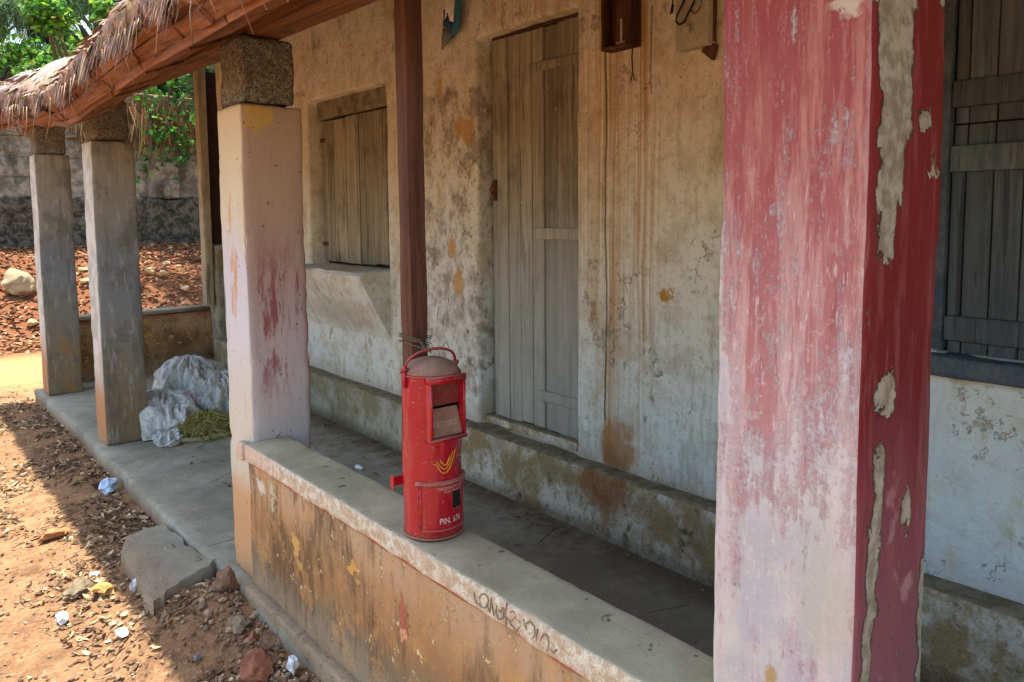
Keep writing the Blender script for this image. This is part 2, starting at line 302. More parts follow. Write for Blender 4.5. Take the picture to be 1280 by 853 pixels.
def mat_parapet():
    t = T('ochre_stained_plaster'); P = t.geo(); X, Y, Z = t.xyz()
    n1 = t.noise(t.scl(P, 1, 1, .55), 4.2, 6, .62); n2 = t.noise(t.scl(P, 1, 24, 3.4), 1, 6, .68); n3 = t.noise(P, 80, 4, .65); nb = t.noise(P, 10, 6, .65); nf = t.noise(P, 32, 5, .65)
    c = t.ramp(t.ss(Z+(n1-.5)*.35, -.02, .52), [(0, (140, 124, 100)), (.2, (130, 110, 84)), (.5, (160, 120, 78)), (.8, (174, 136, 94)), (1, (186, 156, 122))])
    c = t.mix(t.ss(n1+(n2-.5)*.45, .45, .66)*.8, c, (98, 76, 54)); c = t.mix(t.ss(t.noise(t.off(P, (1, 5, 2)), 6, 7, .72), .53, .62)*.5, c, (196, 150, 92))
    c = t.mix(t.ss(n2+(nb-.5)*.7, .50, .72)*.65*t.ss(Y, 1.2, 2.2), c, (96, 70, 50))
    c = t.mix(t.ss(nb, .55, .66)*.5, c, (196, 146, 88))
    c = t.mix(t.ss(Z+(n2-.5)*.3, .16, .02)*.7, c, (146, 128, 104))
    pe = t.ss(nf+(n2-.5)*.35, .60, .635)*t.ss(nb, .46, .54)
    c = t.mix(pe*.95*t.ss(Z, .06, .2), c, (220, 192, 140))
    def o(px, py): p = onx(px, py, 1.04); return p.y, p.z
    ee = None
    for px, py, ru, rv, col in ((326, 608, .035, .035, (212, 204, 180)), (340, 620, .02, .05, (196, 184, 152)), (502, 770, .022, .055, (176, 92, 72)), (502, 790, .018, .03, (216, 160, 120)), (371, 685, .03, .05, (210, 166, 96)), (440, 715, .03, .03, (214, 164, 86))):
        a, b = o(px, py); k = t.ell(Y+(nf-.5)*.12+(nb-.5)*.1, Z+(nb-.5)*.16+(nf-.5)*.1, a, b, ru, rv, .15); c = t.mix(k*.8, c, col); ee = k if ee is None else t.mx(ee, k)
    c = t.mix(t.ss(n3, .58, .72)*.35, c, (92, 66, 46)); c = t.mix(t.ss(Z, .49, .505)*.5, c, (150, 76, 56))
    return t.done(c, .88, nb*.5+n3*.2+pe*.5+ee*.4+nf*.3, .009, .9, spec=.15)
def mat_earth():
    t = T('red_earth'); P = t.geo(); X, Y, Z = t.xyz()
    n1 = t.noise(P, 1.1, 6, .62); n2 = t.noise(P, 9, 6, .7); n3 = t.noise(P, 55, 5, .7); v = t.vor(P, 38)
    c = t.mix(t.ss(n1, .35, .65), (138, 104, 76), (162, 124, 90)); c = t.mix(t.ss(n2, .46, .62)*.7, c, (112, 84, 62)); c = t.mix(t.ss(n3, .5, .62)*.6, c, (176, 138, 98)); c = t.mix(t.ss(v, .2, .06)*.6, c, (88, 64, 46)); c = t.mix(t.ss(t.noise(t.off(P, (7, 7, 7)), 3.5, 8, .75), .53, .60)*.5, c, (104, 78, 56))
    c = t.mix(t.ss(Y+(n1-.5)*2, 9.6, 11.2)*.85, c, t.mix(n2, (106, 64, 42), (140, 88, 58)))
    sunlit_flat = t.ss(Y+(n1-.5)*1.5, 8, 8.8)*t.ss(Y+(n1-.5)*1.5, 10.6, 9.8); c = t.mix(sunlit_flat*.8, c, (190, 146, 96))  # sunlit look of the flat ground, painted as a paler earth colour
    return t.done(c, .97, n2*.9+n3*.5+v*.15, .035, 1.0, spec=.08)
def mat_wood(name, a, b, dark, axis='z', warm=None, s=1.0):
    t = T(name); P = t.geo(); r = t.rnd()
    sc = {'z': (30, 30, 1.6), 'y': (30, 1.6, 30), 'x': (1.6, 30, 30)}[axis]
    P2 = t.off(P, (0, 0, 0)); Q = t.scl(P, *sc)
    off = t.vec(r*7.0, r*13.0, r*3.0); n = t.N.new('ShaderNodeVectorMath'); n.operation = 'ADD'; t.put(n.inputs[0], Q); t.put(n.inputs[1], off); Q = S(t, n.outputs[0])
    g = t.noise(Q, 1*s, 7, .68, .4); g2 = t.noise(Q, 4*s, 4, .6); n1 = t.noise(P, 5, 5, .6)
    c = t.mix(t.ss(g, .32, .68), a, b); c = t.mix(t.ss(g2, .56, .72)*.7, c, dark); c = t.mix(t.ss(n1, .5, .72)*.45, c, dark)
    c = t.mul(c, r*.5+.72); c = t.mix(t.ss(t.noise(Q, .55, 3, .5, .8), .62, .66)*.6, c, dark)
    c = t.mix(t.ss(t.noise(P, 26, 3, .5), .7, .74)*.5, c, (196, 186, 166)) if warm else c
    if warm:
        X, Y, Z = t.xyz(); c = t.mix(t.ss(Z+(n1-.5)*.3, 1.5, 1.0)*.55, c, warm)
    return t.done(c, .85, g*.6+g2*.5, .006, .9, spec=.2)
def simple(name, a, b, scale=20, rough=.8, bump=.004, spec=.25, metal=0., dirt=None):
    t = T(name); P = t.geo(); n = t.noise(P, scale, 5, .65); n2 = t.noise(P, scale*5, 4, .6)
    c = t.mix(t.ss(n, .35, .65), a, b)
    if dirt: c = t.mix(t.ss(n2*.6+n*.4, .5, .62)*.6, c, dirt)
    return t.done(c, rough, n+n2*.5, bump, .8, spec=spec, metal=metal)
def vcol(name, rough=.85, trans=0., bump=False, tint=1.0):
    t = T(name); c = t.attr('Col'); 
    if bump:
        P = t.geo(); n = t.noise(P, 60, 4, .6); c = t.mul(c, n*.7+.65)
        m = t.done(c, rough, n, .004, .8, spec=.15)
    else: m = t.done(c, rough, spec=.2)
    if trans:
        tr = t.N.new('ShaderNodeBsdfTranslucent'); t.put(tr.inputs[0], c); ms = t.N.new('ShaderNodeMixShader'); ms.inputs[0].default_value = trans
        out = t.N['Material Output']; t.L.new(t.bsdf.outputs[0], ms.inputs[1]); t.L.new(tr.outputs[0], ms.inputs[2]); t.L.new(ms.outputs[0], out.inputs[0])
    return m
def mat_redmetal():
    t = T('red_enamel'); P = t.geo(); O = t.obj(); X, Y, Z = t.xyz(O); nx, ny, nz = t.nrm()
    n1 = t.noise(P, 14, 5, .6); n2 = t.noise(P, 70, 5, .7); n3 = t.noise(P, 200, 3, .6)
    c = t.mix(t.ss(n1, .35, .65), (160, 18, 36), (174, 30, 46)); c = t.mix(t.ss(n2, .55, .66)*.45, c, (128, 28, 34)); c = t.mix(t.ss(n1, .47, .58)*.4, c, (146, 30, 38)); c = t.mix(t.ss(t.noise(t.scl(P, 60, 60, 8), 1, 5, .65), .56, .66)*.35, c, (150, 84, 72))
    c = t.mix(t.ss(Z+(n2-.5)*.05, .022, .004)*.7, c, (104, 62, 46))
    dust = t.ss(nz+(n2-.5)*.4, .25, .7); c = t.mix(dust*.85, c, (150, 108, 86))
    scr = t.ss(n3*.5+n2*.5, .60, .63); c = t.mix(scr*.6, c, (196, 140, 128)); chp = t.ss(t.noise(P, 48, 4, .6), .66, .685); c = t.mix(chp*.8, c, (86, 52, 44))
    c = t.mix(t.box(Z+(n1-.5)*.03, Z, .17, .23, .17, .23, .03)*t.ss(X, .0, .05)*.35, c, (120, 60, 48))
    return t.done(c, t.mix(dust, (110, 110, 110), (220, 220, 220)), n1*.25+n2*.1, .003, .5, spec=.45)
def mat_dust():
    t = T('dusty_lid'); P = t.geo(); n1 = t.noise(P, 25, 5, .6); n2 = t.noise(P, 160, 4, .7)
    c = t.mix(t.ss(n1, .35, .68), (142, 108, 90), (162, 128, 108)); c = t.mix(t.ss(n2, .53, .66)*.45, c, (120, 82, 68))
    return t.done(c, .95, n2*.4+n1*.3, .003, .7, spec=.1)
def mat_stonewall():
    t = T('old_compound_wall'); P = t.geo(); X, Y, Z = t.xyz(); n1 = t.noise(P, 1.6, 6, .65); n2 = t.noise(P, 7, 6, .7); n3 = t.noise(P, 28, 4, .7); st = t.noise(t.scl(P, 4, 4, .5), 1, 5, .6)
    c = t.mix(t.ss(n2, .38, .64), (112, 106, 92), (172, 164, 146)); c = t.mix(t.ss(st+(n1-.5)*.5, .5, .66)*.75, c, (66, 62, 52)); c = t.mix(t.ss(n3, .54, .68)*.5, c, (72, 66, 54))
    low = t.ss(Z+(n2-.5)*.12, 1.78, 1.72); c = t.mix(low*.85, c, t.mix(t.ss(n2+(n3-.5)*.4, .40, .62), (44, 40, 33), (104, 97, 82)))
    up = t.ss(Z+(n2-.5)*.25, 2.7, 2.8); c = t.mix(up*.8, c, t.mix(t.ss(n3, .4, .6), (104, 72, 46), (176, 146, 104)))
    return t.done(c, .95, n2*.8+n3*.7, .05, 1.0, spec=.1)
def mat_thatch():
    t = T('dry_palm_leaf'); c = t.attr('Col'); P = t.geo(); n = t.noise(t.scl(P, 60, 8, 60), 1, 5, .65); n2 = t.noise(P, 6, 4, .6)
    c = t.mul(c, n*.8+.6); c = t.mul(c, n2*.5+.75)
    return t.done(c, .75, n, .006, .9, spec=.25)
def mat_cloth():
    t = T('grey_white_plastic_sack'); P = t.geo(); n1 = t.noise(P, 9, 5, .65); n2 = t.noise(P, 45, 5, .65); wv = t.noise(P, 220, 2, .5)
    c = t.mix(t.ss(n1, .4, .66), (196, 198, 192), (164, 166, 158)); c = t.mix(t.ss(n2, .53, .64)*.5, c, (124, 122, 108))
    r1 = t.m('ABSOLUTE', t.noise(P, 7, 3, .5, .8)-.5); r2 = t.m('ABSOLUTE', t.noise(P, 17, 3, .5, .6)-.5)
    c = t.mix(t.ss(r1, .02, .0)*.4, c, (104, 102, 94))  # fold shadows painted dark along the creases
    return t.done(c, .5, r1*1.6+r2*.8+wv*.05, .03, .9, spec=.4)

# ------------------------------------------------------------------ mesh helpers
def link(o, parent=None):
    COL.objects.link(o)
    if parent is not None: o.parent = parent
    return o
def meshobj(name, verts, faces, mat, parent=None, smooth=False, origin=None, cols=None):
    me = bpy.data.meshes.new(name)
    if origin is not None: verts = [(v[0]-origin[0], v[1]-origin[1], v[2]-origin[2]) for v in verts]
    me.from_pydata([tuple(v) for v in verts], [], faces)
    me.materials.append(mat)
    if smooth:
        for p in me.polygons: p.use_smooth = True
    if cols is not None:
        a = me.color_attributes.new('Col', 'FLOAT_COLOR', 'POINT')
        for i, c in enumerate(cols): a.data[i].color = c
    me.update()
    o = bpy.data.objects.new(name, me)
    if origin is not None:
        o.location = origin
        if parent is not None: o.location = Vector(origin)-parent.location
    elif parent is not None: o.location = -parent.location
    return link(o, parent)
def tag(o, label=None, cat=None, group=None, kind=None):
    if label: o['label'] = label
    if cat: o['category'] = cat
    if group: o['group'] = group
    if kind: o['kind'] = kind
    return o
def empty(name, loc, label, cat, group=None):
    o = bpy.data.objects.new(name, None); o.location = loc; o.empty_display_size = .1; link(o); tag(o, label, cat, group); return o
def fbm(p, s=1.0, oct=4): return mnoise.fractal(Vector(p)*s, 1.0, 2.0, oct)
class MB:
    """collects shapes into one mesh"""
    def __init__(s): s.v = []; s.f = []; s.c = []
    def add(s, v, f, col=None):
        b = len(s.v); s.v += [tuple(q) for q in v]; s.f += [tuple(i+b for i in q) for q in f]; s.c += [col or (1, 1, 1, 1)]*len(v)
    def box(s, x0, x1, y0, y1, z0, z1, col=None):
        s.add([(x0,y0,z0),(x1,y0,z0),(x1,y1,z0),(x0,y1,z0),(x0,y0,z1),(x1,y0,z1),(x1,y1,z1),(x0,y1,z1)],
              [(0,3,2,1),(4,5,6,7),(0,1,5,4),(1,2,6,5),(2,3,7,6),(3,0,4,7)], col)
    def tube(s, pts, rad, n=8, cap=True, col=None):
        pts = [Vector(p) for p in pts]; rr = rad if isinstance(rad, (list, tuple)) else [rad]*len(pts)
        V = []; F = []; up = Vector((.13, .21, .97))
        for i, p in enumerate(pts):
            d = (pts[min(i+1, len(pts)-1)]-pts[max(i-1, 0)]).normalized()
            a = d.cross(up)
            if a.length < 1e-3: a = d.cross(Vector((1, 0, 0)))
            a.normalize(); b = d.cross(a)
            for k in range(n):
                th = 2*math.pi*k/n; V.append(p+(a*math.cos(th)+b*math.sin(th))*rr[i])
        for i in range(len(pts)-1):
            for k in range(n): F.append((i*n+k, i*n+(k+1) % n, (i+1)*n+(k+1) % n, (i+1)*n+k))
        if cap: F.append(tuple(range(n))[::-1]); F.append(tuple(range((len(pts)-1)*n, len(pts)*n)))
        s.add(V, F, col)
    def build(s, name, mat, parent=None, smooth=False, origin=None, cols=False):
        return meshobj(name, s.v, s.f, mat, parent, smooth, origin, s.c if cols else None)
def rbox(x0, x1, y0, y1, z0, z1, res=.04, r=.012, amp=.003, ns=6, chip=0., seed=0, bend=None):
    """rounded, uneven box: (verts, faces)"""
    dims = (x1-x0, y1-y0, z1-z0); n = [max(2, int(round(d/res))) for d in dims]
    V = []; F = []; idx = {}
    c = Vector(((x0+x1)/2, (y0+y1)/2, (z0+z1)/2)); h = Vector(dims)/2
    def tick(a, i):   # extra ring near every edge
        m = n[a]
        L = [0, min(r, dims[a]*.2)/dims[a]] + [k/m for k in range(1, m)] + [1-min(r, dims[a]*.2)/dims[a], 1]
        L = sorted(set(round(q, 5) for q in L)); return L
    TL = [tick(a, 0) for a in range(3)]
    def vid(i, j, k):
        key = (i, j, k)
        if key in idx: return idx[key]
        p = Vector((x0+TL[0][i]*dims[0], y0+TL[1][j]*dims[1], z0+TL[2][k]*dims[2]))
        rr = r
        if chip:
            q = fbm(p*1.0+Vector((seed, seed*2, 0)), 14, 3); rr = r*(1+max(0, q-.05)*chip)
        rr = min(rr, min(h)*.9)
        inner = Vector([max(-(h[a]-rr), min(h[a]-rr, p[a]-c[a])) for a in range(3)])
        d = p-c-inner; nn = d.normalized() if d.length > 1e-6 else Vector((0, 0, 1))
        if sum(1 for a in range(3) if abs(d[a]) > 1e-6) > 1: q = inner+nn*min(d.length, rr)
        else: q = p-c
        q = q+nn*amp*fbm(p+Vector((seed*3.1, seed, seed*.7)), ns, 3)
        q = q+c
        if bend: q = bend(q)
        idx[key] = len(V); V.append(q); return idx[key]
    N = [len(q)-1 for q in TL]
    for j in range(N[1]):
        for k in range(N[2]):
            F.append((vid(0,j,k), vid(0,j,k+1), vid(0,j+1,k+1), vid(0,j+1,k))); F.append((vid(N[0],j,k), vid(N[0],j+1,k), vid(N[0],j+1,k+1), vid(N[0],j,k+1)))
    for i in range(N[0]):
        for k in range(N[2]):
            F.append((vid(i,0,k), vid(i+1,0,k), vid(i+1,0,k+1), vid(i,0,k+1))); F.append((vid(i,N[1],k), vid(i,N[1],k+1), vid(i+1,N[1],k+1), vid(i+1,N[1],k)))
    for i in range(N[0]):
        for j in range(N[1]):
            F.append((vid(i,j,0), vid(i,j+1,0), vid(i+1,j+1,0), vid(i+1,j,0))); F.append((vid(i,j,N[2]), vid(i+1,j,N[2]), vid(i+1,j+1,N[2]), vid(i,j+1,N[2])))
    return V, F
def rb(name, mat, parent, *a, smooth=True, origin=None, **k):
    v, f = rbox(*a, **k); return meshobj(name, v, f, mat, parent, smooth, origin)
def jit(a): return random.uniform(-a, a)
def shade_auto(o, ang=40):
    me = o.data
    for p in me.polygons: p.use_smooth = True
    me.set_sharp_from_angle(angle=R_(ang))

# ------------------------------------------------------------------ materials
m_wall = mat_wall(); m_plinth = mat_plinth(); m_floor = mat_floor(); m_p0 = mat_pillar0(); m_p1 = mat_pillar1(); m_p2 = mat_pillar2()
m_block = mat_block(); m_coping = mat_coping(); m_parapet = mat_parapet(); m_earth = mat_earth()
m_door = mat_wood('weathered_door_wood', (128, 118, 98), (164, 154, 130), (72, 64, 50), warm=(168, 170, 160))
m_shut = mat_wood('grey_shutter_wood', (140, 130, 104), (174, 164, 136), (74, 66, 50), warm=None)
m_blue = mat_wood('dark_bluegrey_wood', (70, 80, 82), (96, 104, 104), (40, 42, 42))
m_bluesill = simple('blue_painted_sill', (52, 66, 76), (74, 86, 92), 12, .7, dirt=(96, 96, 88))
m_post = mat_wood('brown_post_wood', (76, 50, 38), (100, 68, 52), (42, 28, 22))
m_beam = mat_wood('old_beam_wood', (112, 72, 44), (146, 98, 62), (62, 40, 28), axis='y')
m_eave = mat_wood('red_brown_palm_board', (108, 66, 44), (146, 98, 66), (66, 40, 28), axis='y')
m_dark = simple('dark_old_wood', (54, 34, 24), (74, 46, 30), 18, .7, dirt=(40, 26, 20))
m_iron = simple('rusted_iron', (74, 46, 32), (104, 66, 44), 40, .75, .002)
m_thatch = mat_thatch(); m_redm = mat_redmetal(); m_dust = mat_dust()
m_black = simple('dark_glass_and_mouth_shade', (22, 24, 26), (32, 34, 34), 30, .4)
m_white = simple('white_lettering', (222, 206, 196), (196, 150, 140), 160, .8, .0005)
m_whitew = simple('worn_white_lettering', (206, 176, 166), (176, 110, 102), 220, .8, .0005)
m_dustw = simple('faint_lettering', (196, 172, 150), (156, 124, 102), 220, .9, .0005)
m_yellow = simple('yellow_emblem', (216, 152, 48), (196, 120, 44), 120, .8, .0005)
m_wire = simple('grey_binding_wire', (74, 80, 66), (104, 108, 92), 60, .6, .001, metal=.3)
m_swall = mat_stonewall(); m_cloth = mat_cloth()
m_leaf = vcol('green_leaf', .55, .35); m_dryleaf = vcol('dry_leaf_litter', .85, .12); m_bark = simple('tree_bark', (92, 78, 62), (124, 108, 88), 14, .95, .02, dirt=(60, 50, 40))
m_stone = vcol('laterite_stone', .95, 0, True); m_straw = vcol('cut_grass_stalk', .8, .15)
m_metalbox = simple('grey_painted_box', (160, 152, 128), (176, 166, 140), 20, .55, .001, dirt=(130, 118, 92))
m_cable = simple('black_cable', (28, 24, 22), (40, 34, 30), 40, .6, .001)
m_boxwood = mat_wood('red_brown_board', (64, 38, 24), (92, 58, 36), (36, 22, 15))
m_paper = simple('white_paper', (226, 228, 230), (196, 200, 204), 60, .8, .002)
m_bluep = simple('pale_blue_wrapper', (150, 190, 226), (214, 226, 236), 45, .5, .002)
m_bluebit = simple('blue_plastic', (36, 96, 176), (54, 116, 196), 45, .45, .002)
m_scratch = simple('scratched_groove', (120, 104, 82), (150, 132, 106), 80, .95, .001)

# ------------------------------------------------------------------ ground
def gz(x, y):
    z = -.15-.05*max(0, min(1, (.6-x)/.8))
    if y < 7.2: z += .05*max(0, min(1, (x-.55)/.4))
    z += .062*math.exp(-((x-.84)**2+(y-2.90)**2)/.05)+.035*math.exp(-((x-.70)**2+(y-3.35)**2)/.06)
    if y < 3.2: z += .05*max(0, min(1, (x-.55)/.45))*max(0, min(1, (3.25-y)/.4))
    m = max(0, min(1, (y-10.2+.25*fbm((x*.6, y*.6, 3)))/3.6)); m = m*m*(3-2*m)
    z += 1.12*m + .10*m*(1-m)*4*fbm((x*.8, y*.8, 0))
    if y > 14.1: z = z-.2*min(1, (y-14.1))
    z += .014*fbm((x*3, y*3, 1)) + .010*max(-.2, fbm((x*11, y*11, 5), 1, 3))
    return z
def axis(a, b, fine0, fine1, fs, cs):
    L = []; x = a
    while x < b:
        L.append(x); x += fs if fine0 <= x < fine1 else cs*(1+.08*max(0, (fine0-x) if x < fine0 else (x-fine1)))
    L.append(b); return L
gxs = axis(-60, 70, -.6, 1.5, .035, .22); gys = axis(-60, 110, 1.6, 8.8, .05, .18)
gv = []; gf = []
for x in gxs:
    for y in gys: gv.append((x, y, gz(x, y)-(.3 if (1.14 < x < 3.2 and y < 7.4 and y > -3) else 0)))
ny_ = len(gys)
for i in range(len(gxs)-1):
    for j in range(ny_-1): a = i*ny_+j; gf.append((a, a+ny_, a+ny_+1, a+1))
tag(meshobj('ground', gv, gf, m_earth, smooth=True), 'bare red earth yard strewn with dry leaves', kind='structure')

# verandah floor: uneven outer edge
def floor_bend(q):
    if q.x < 1.1:
        q = q.copy(); k = max(0, min(1, (1.1-q.x)/.08)); yy = q.y
        e = .0 if yy > 3.2 else (.012 if yy < 2.7 else .02)
        q.x += k*(.02*fbm((0, yy*2.2, 4)) + .012*fbm((q.z*9, yy*9, 2)) + e - .03*max(0, min(1, (yy-6)/1.2)))
        q.z += k*.012*fbm((yy*5, 0, 7))
    return q
fo = rb('verandah_floor', m_floor, None, .985, 2.6, -1.6, 7.42, -.32, 0, res=.07, r=.02, amp=.006, ns=3, chip=1.5, seed=3, bend=floor_bend)
tag(fo, 'grey cement verandah floor with worn outer edge', kind='structure')

# ------------------------------------------------------------------ house
house = empty('house', (2.6, 3.0, 0), 'old plastered house front with stained cream walls and weathered wooden door', 'house')
DOOR = (2.51, 3.25, ZP, 2.335); WIN = (4.165, 5.28, 1.068, 2.235); WR = (-.1, .985, .985, 2.235)
def wall_mesh():
    ys = [-1.6+.09*i for i in range(int((7.15+1.6)/.09)+1)]; zs = [.1+.09*i for i in range(int(3.0/.09)+1)]
    def snap(L, vals):
        return sorted(set([q for q in L if all(abs(q-v) > .035 for v in vals)]+list(vals)))
    ys = snap(ys, [a for o in (DOOR, WIN, WR) for a in o[:2]]); zs = snap(zs, [a for o in (DOOR, WIN, WR) for a in o[2:]])
    V = []; F = []; id1 = {}
    def inside(y, z): return any(o[0]-1e-6 < y < o[1]+1e-6 and o[2]-1e-6 < z < o[3]+1e-6 for o in (DOOR, WIN, WR))
    def vid(i, j, b=0):
        k = (i, j, b)
        if k not in id1:
            y, z = ys[i], zs[j]
            id1[k] = len(V); q = .010*fbm((y*1.3, z*1.3, 0))+.003*fbm((y*8, z*8, 2))
            V.append((XF+b*.24+q*(1-b), y+.006*fbm((y*1.7, z*1.7, 11), 1, 2), z+.006*fbm((y*1.7, z*1.7, 23), 1, 2)))
        return id1[k]
    for i in range(len(ys)-1):
        for j in range(len(zs)-1):
            if inside((ys[i]+ys[i+1])/2, (zs[j]+zs[j+1])/2): continue
            F.append((vid(i,j), vid(i,j+1), vid(i+1,j+1), vid(i+1,j)))
    for o in (DOOR, WIN, WR):
        i0, i1 = ys.index(o[0]), ys.index(o[1]); j0, j1 = zs.index(o[2]), zs.index(o[3])
        for i in range(i0, i1):
            F.append((vid(i,j1,0), vid(i,j1,1), vid(i+1,j1,1), vid(i+1,j1,0))); F.append((vid(i,j0,0), vid(i+1,j0,0), vid(i+1,j0,1), vid(i,j0,1)))
        for j in range(j0, j1):
            F.append((vid(i0,j,0), vid(i0,j,1), vid(i0,j+1,1), vid(i0,j+1,0))); F.append((vid(i1,j,0), vid(i1,j+1,0), vid(i1,j+1,1), vid(i1,j,1)))
    o = meshobj('wall', V, F, m_wall, house, True)
    bm = bmesh.new(); bm.from_mesh(o.data); bmesh.ops.recalc_face_normals(bm, faces=bm.faces); bm.to_mesh(o.data); bm.free()
    bv = o.modifiers.new('round', 'BEVEL'); bv.width = .022; bv.segments = 3; bv.limit_method = 'ANGLE'; bv.angle_limit = R_(50)
    return o
wall_mesh()
mb = MB(); mb.box(XF+.26, XF+.5, -1.6, 7.15, .1, 3.1); mb.build('rear_masonry', m_dark, house)
rb('plinth', m_plinth, house, XP, XF+.2, -1.6, 7.2, -.05, ZP, res=.06, r=.02, amp=.007, ns=3, chip=1.0, seed=8)

# door
DX = 2.55
dplanks = [614.6, 633.6, 649, 664.6, 679.3, 697, 716]
dy = [onx(p, 60, DX).y for p in dplanks]; dy[0] = DOOR[1]-.02; dy[-1] = DOOR[0]+.03; dy.append(DOOR[0]-.02)
def part_empty(name, parent, loc):
    o = bpy.data.objects.new(name, None); o.empty_display_size = .05; o.location = Vector(loc)-parent.location; link(o, parent); return o
def put_under(parent_world, part, o):   # third-level piece: mesh kept in world coordinates
    o.parent = part; o.location = -parent_world
for d_ in ('door',):
    frame = MB(); frame.box(DX+.035, DX+.06, DOOR[0]-.02, DOOR[1]+.02, ZP-.01, 2.36)
    door = frame.build('door', m_dark, house); DW = Vector((0, 0, 0))
def sub(o, part):   # parent a world-coordinate mesh under a part that sits at world zero
    o.parent = part; o.location = (0, 0, 0); return o
ztop, zbot = 2.322, .338
for i in range(len(dy)-1):
    a, b = dy[i+1], dy[i]
    v, f = rbox(a+.0025, b-.0025, -.001+DX, DX+.028, zbot+.004*(i % 3), ztop-.03*0, res=.25, r=.004, amp=.0015, ns=7, seed=i)
    v, f = rbox(DX+jit(.005), DX+.03, a+.003+jit(.001), b-.003+jit(.001), zbot+jit(.008), ztop+jit(.006), res=.2, r=.004, amp=.0015, ns=7, seed=i)
    sub(meshobj('plank', v, f, m_door, None, True), door)
for (py0, py1, xl) in ((80, 92, 661), (285, 299, 666), (487, 500, 672)):
    p = onx(xl, py0, DX-.012); p2 = onx(xl, py1, DX-.012)
    v, f = rbox(DX-.013, DX+.002, DOOR[0]-.01, p.y, p2.z, p.z, res=.1, r=.004, amp=.001, ns=8, seed=py0); sub(meshobj('rail', v, f, m_door, None, True), door)
random.seed(19); mb = MB()
for (px, py, n_) in ((638, 130, 5), (683, 118, 4), (686, 142, 6), (645, 252, 3), (678, 262, 4)):
    for k in range(n_):
        q = onx(px+jit(5), py+jit(9), DX-.0022); mb.tube([(DX-.0022, q.y, q.z), (DX-.0022, q.y+jit(.012), q.z+jit(.012)), (DX-.0022, q.y+jit(.022), q.z+jit(.02))], .0013, 4)
tag(sub(mb.build('chalk_mark', simple('chalk_scribble', (176, 160, 130), (150, 134, 106), 90, .95, .001), None), door), kind='stuff')
mb = MB(); p = onx(618, 225, DX-.01); mb.box(DX-.014, DX-.002, p.y-.012, p.y+.012, p.z-.11, p.z); mb.tube([(DX-.02, p.y, p.z-.02), (DX-.035, p.y, p.z-.05), (DX-.02, p.y, p.z-.09)], .005, 6)
sub(mb.build('hasp', m_iron, None), door)
v, f = rbox(DX-.05, DX+.05, DOOR[0]-.02, DOOR[1]+.02, ZP-.02, .335, res=.08, r=.012, amp=.005, ns=7, seed=4); sub(meshobj('threshold', v, f, m_plinth, None, True), door)
v, f = rbox(DX-.012, DX+.05, DOOR[0]-.02, DOOR[1]-.04, 2.318, 2.35, res=.05, r=.004, amp=.006, ns=14, seed=6); sub(meshobj('lintel', v, f, m_dark, None, True), door)

# far window with splayed sill
WX = 2.56
wf = MB(); wf.box(WX+.04, WX+.06, WIN[0]-.02, WIN[1]+.02, WIN[2]-.02, WIN[3]+.02); win = wf.build('window', m_dark, house)
ym = onx(449, 240, WX).y
for (a, b, n) in ((ym+.008, WIN[1]-.03, 3), (WIN[0]-.01, ym-.008, 3)):
    for i in range(n):
        y0 = a+(b-a)*i/n; y1 = a+(b-a)*(i+1)/n
        v, f = rbox(WX+jit(.004), WX+.03, y0+.002, y1-.002, 1.09+jit(.006), 2.10+jit(.005), res=.2, r=.003, amp=.0015, ns=7, seed=i+a); sub(meshobj('plank', v, f, m_shut, None, True), win)
v, f = rbox(WX-.02, WX+.05, WIN[0]-.02, WIN[1]+.02, 2.112, WIN[3]+.02, res=.06, r=.01, amp=.006, ns=7, seed=14); sub(meshobj('lintel', v, f, simple('grimy_lintel_plaster', (142, 130, 104), (112, 100, 78), 9, .95, .01, dirt=(84, 72, 54)), None, True), win)
for zc in (1.2, 1.95):
    mb = MB(); mb.box(WX-.006, WX+.004, WIN[1]-.09, WIN[1]-.012, zc, zc+.03); sub(mb.build('hinge', m_iron, None), win)
# wedge sill, proud of the wall
prof = [(XF+.12, 1.072), (2.268, 1.066), (2.250, 1.045), (2.262, 1.015), (XF+.012, .615), (XF+.12, .60)]
ysl = [4.165+.05*i for i in range(24)]
V = []; F = []
for y in ysl:
    for k, (x, z) in enumerate(prof): V.append((x+.008*fbm((y*6, k, 1)), y, z+.008*fbm((y*6, k*3, 4))))
n = len(prof)
for i in range(len(ysl)-1):
    for k in range(n): F.append((i*n+k, i*n+(k+1) % n, (i+1)*n+(k+1) % n, (i+1)*n+k))
F.append(tuple(range(n))[::-1]); F.append(tuple(range((len(ysl)-1)*n, len(ysl)*n)))
so = meshobj('sill', V, F, m_wall, None); bm = bmesh.new(); bm.from_mesh(so.data); bmesh.ops.recalc_face_normals(bm, faces=bm.faces); bm.to_mesh(so.data); bm.free(); shade_auto(so, 35); sub(so, win)

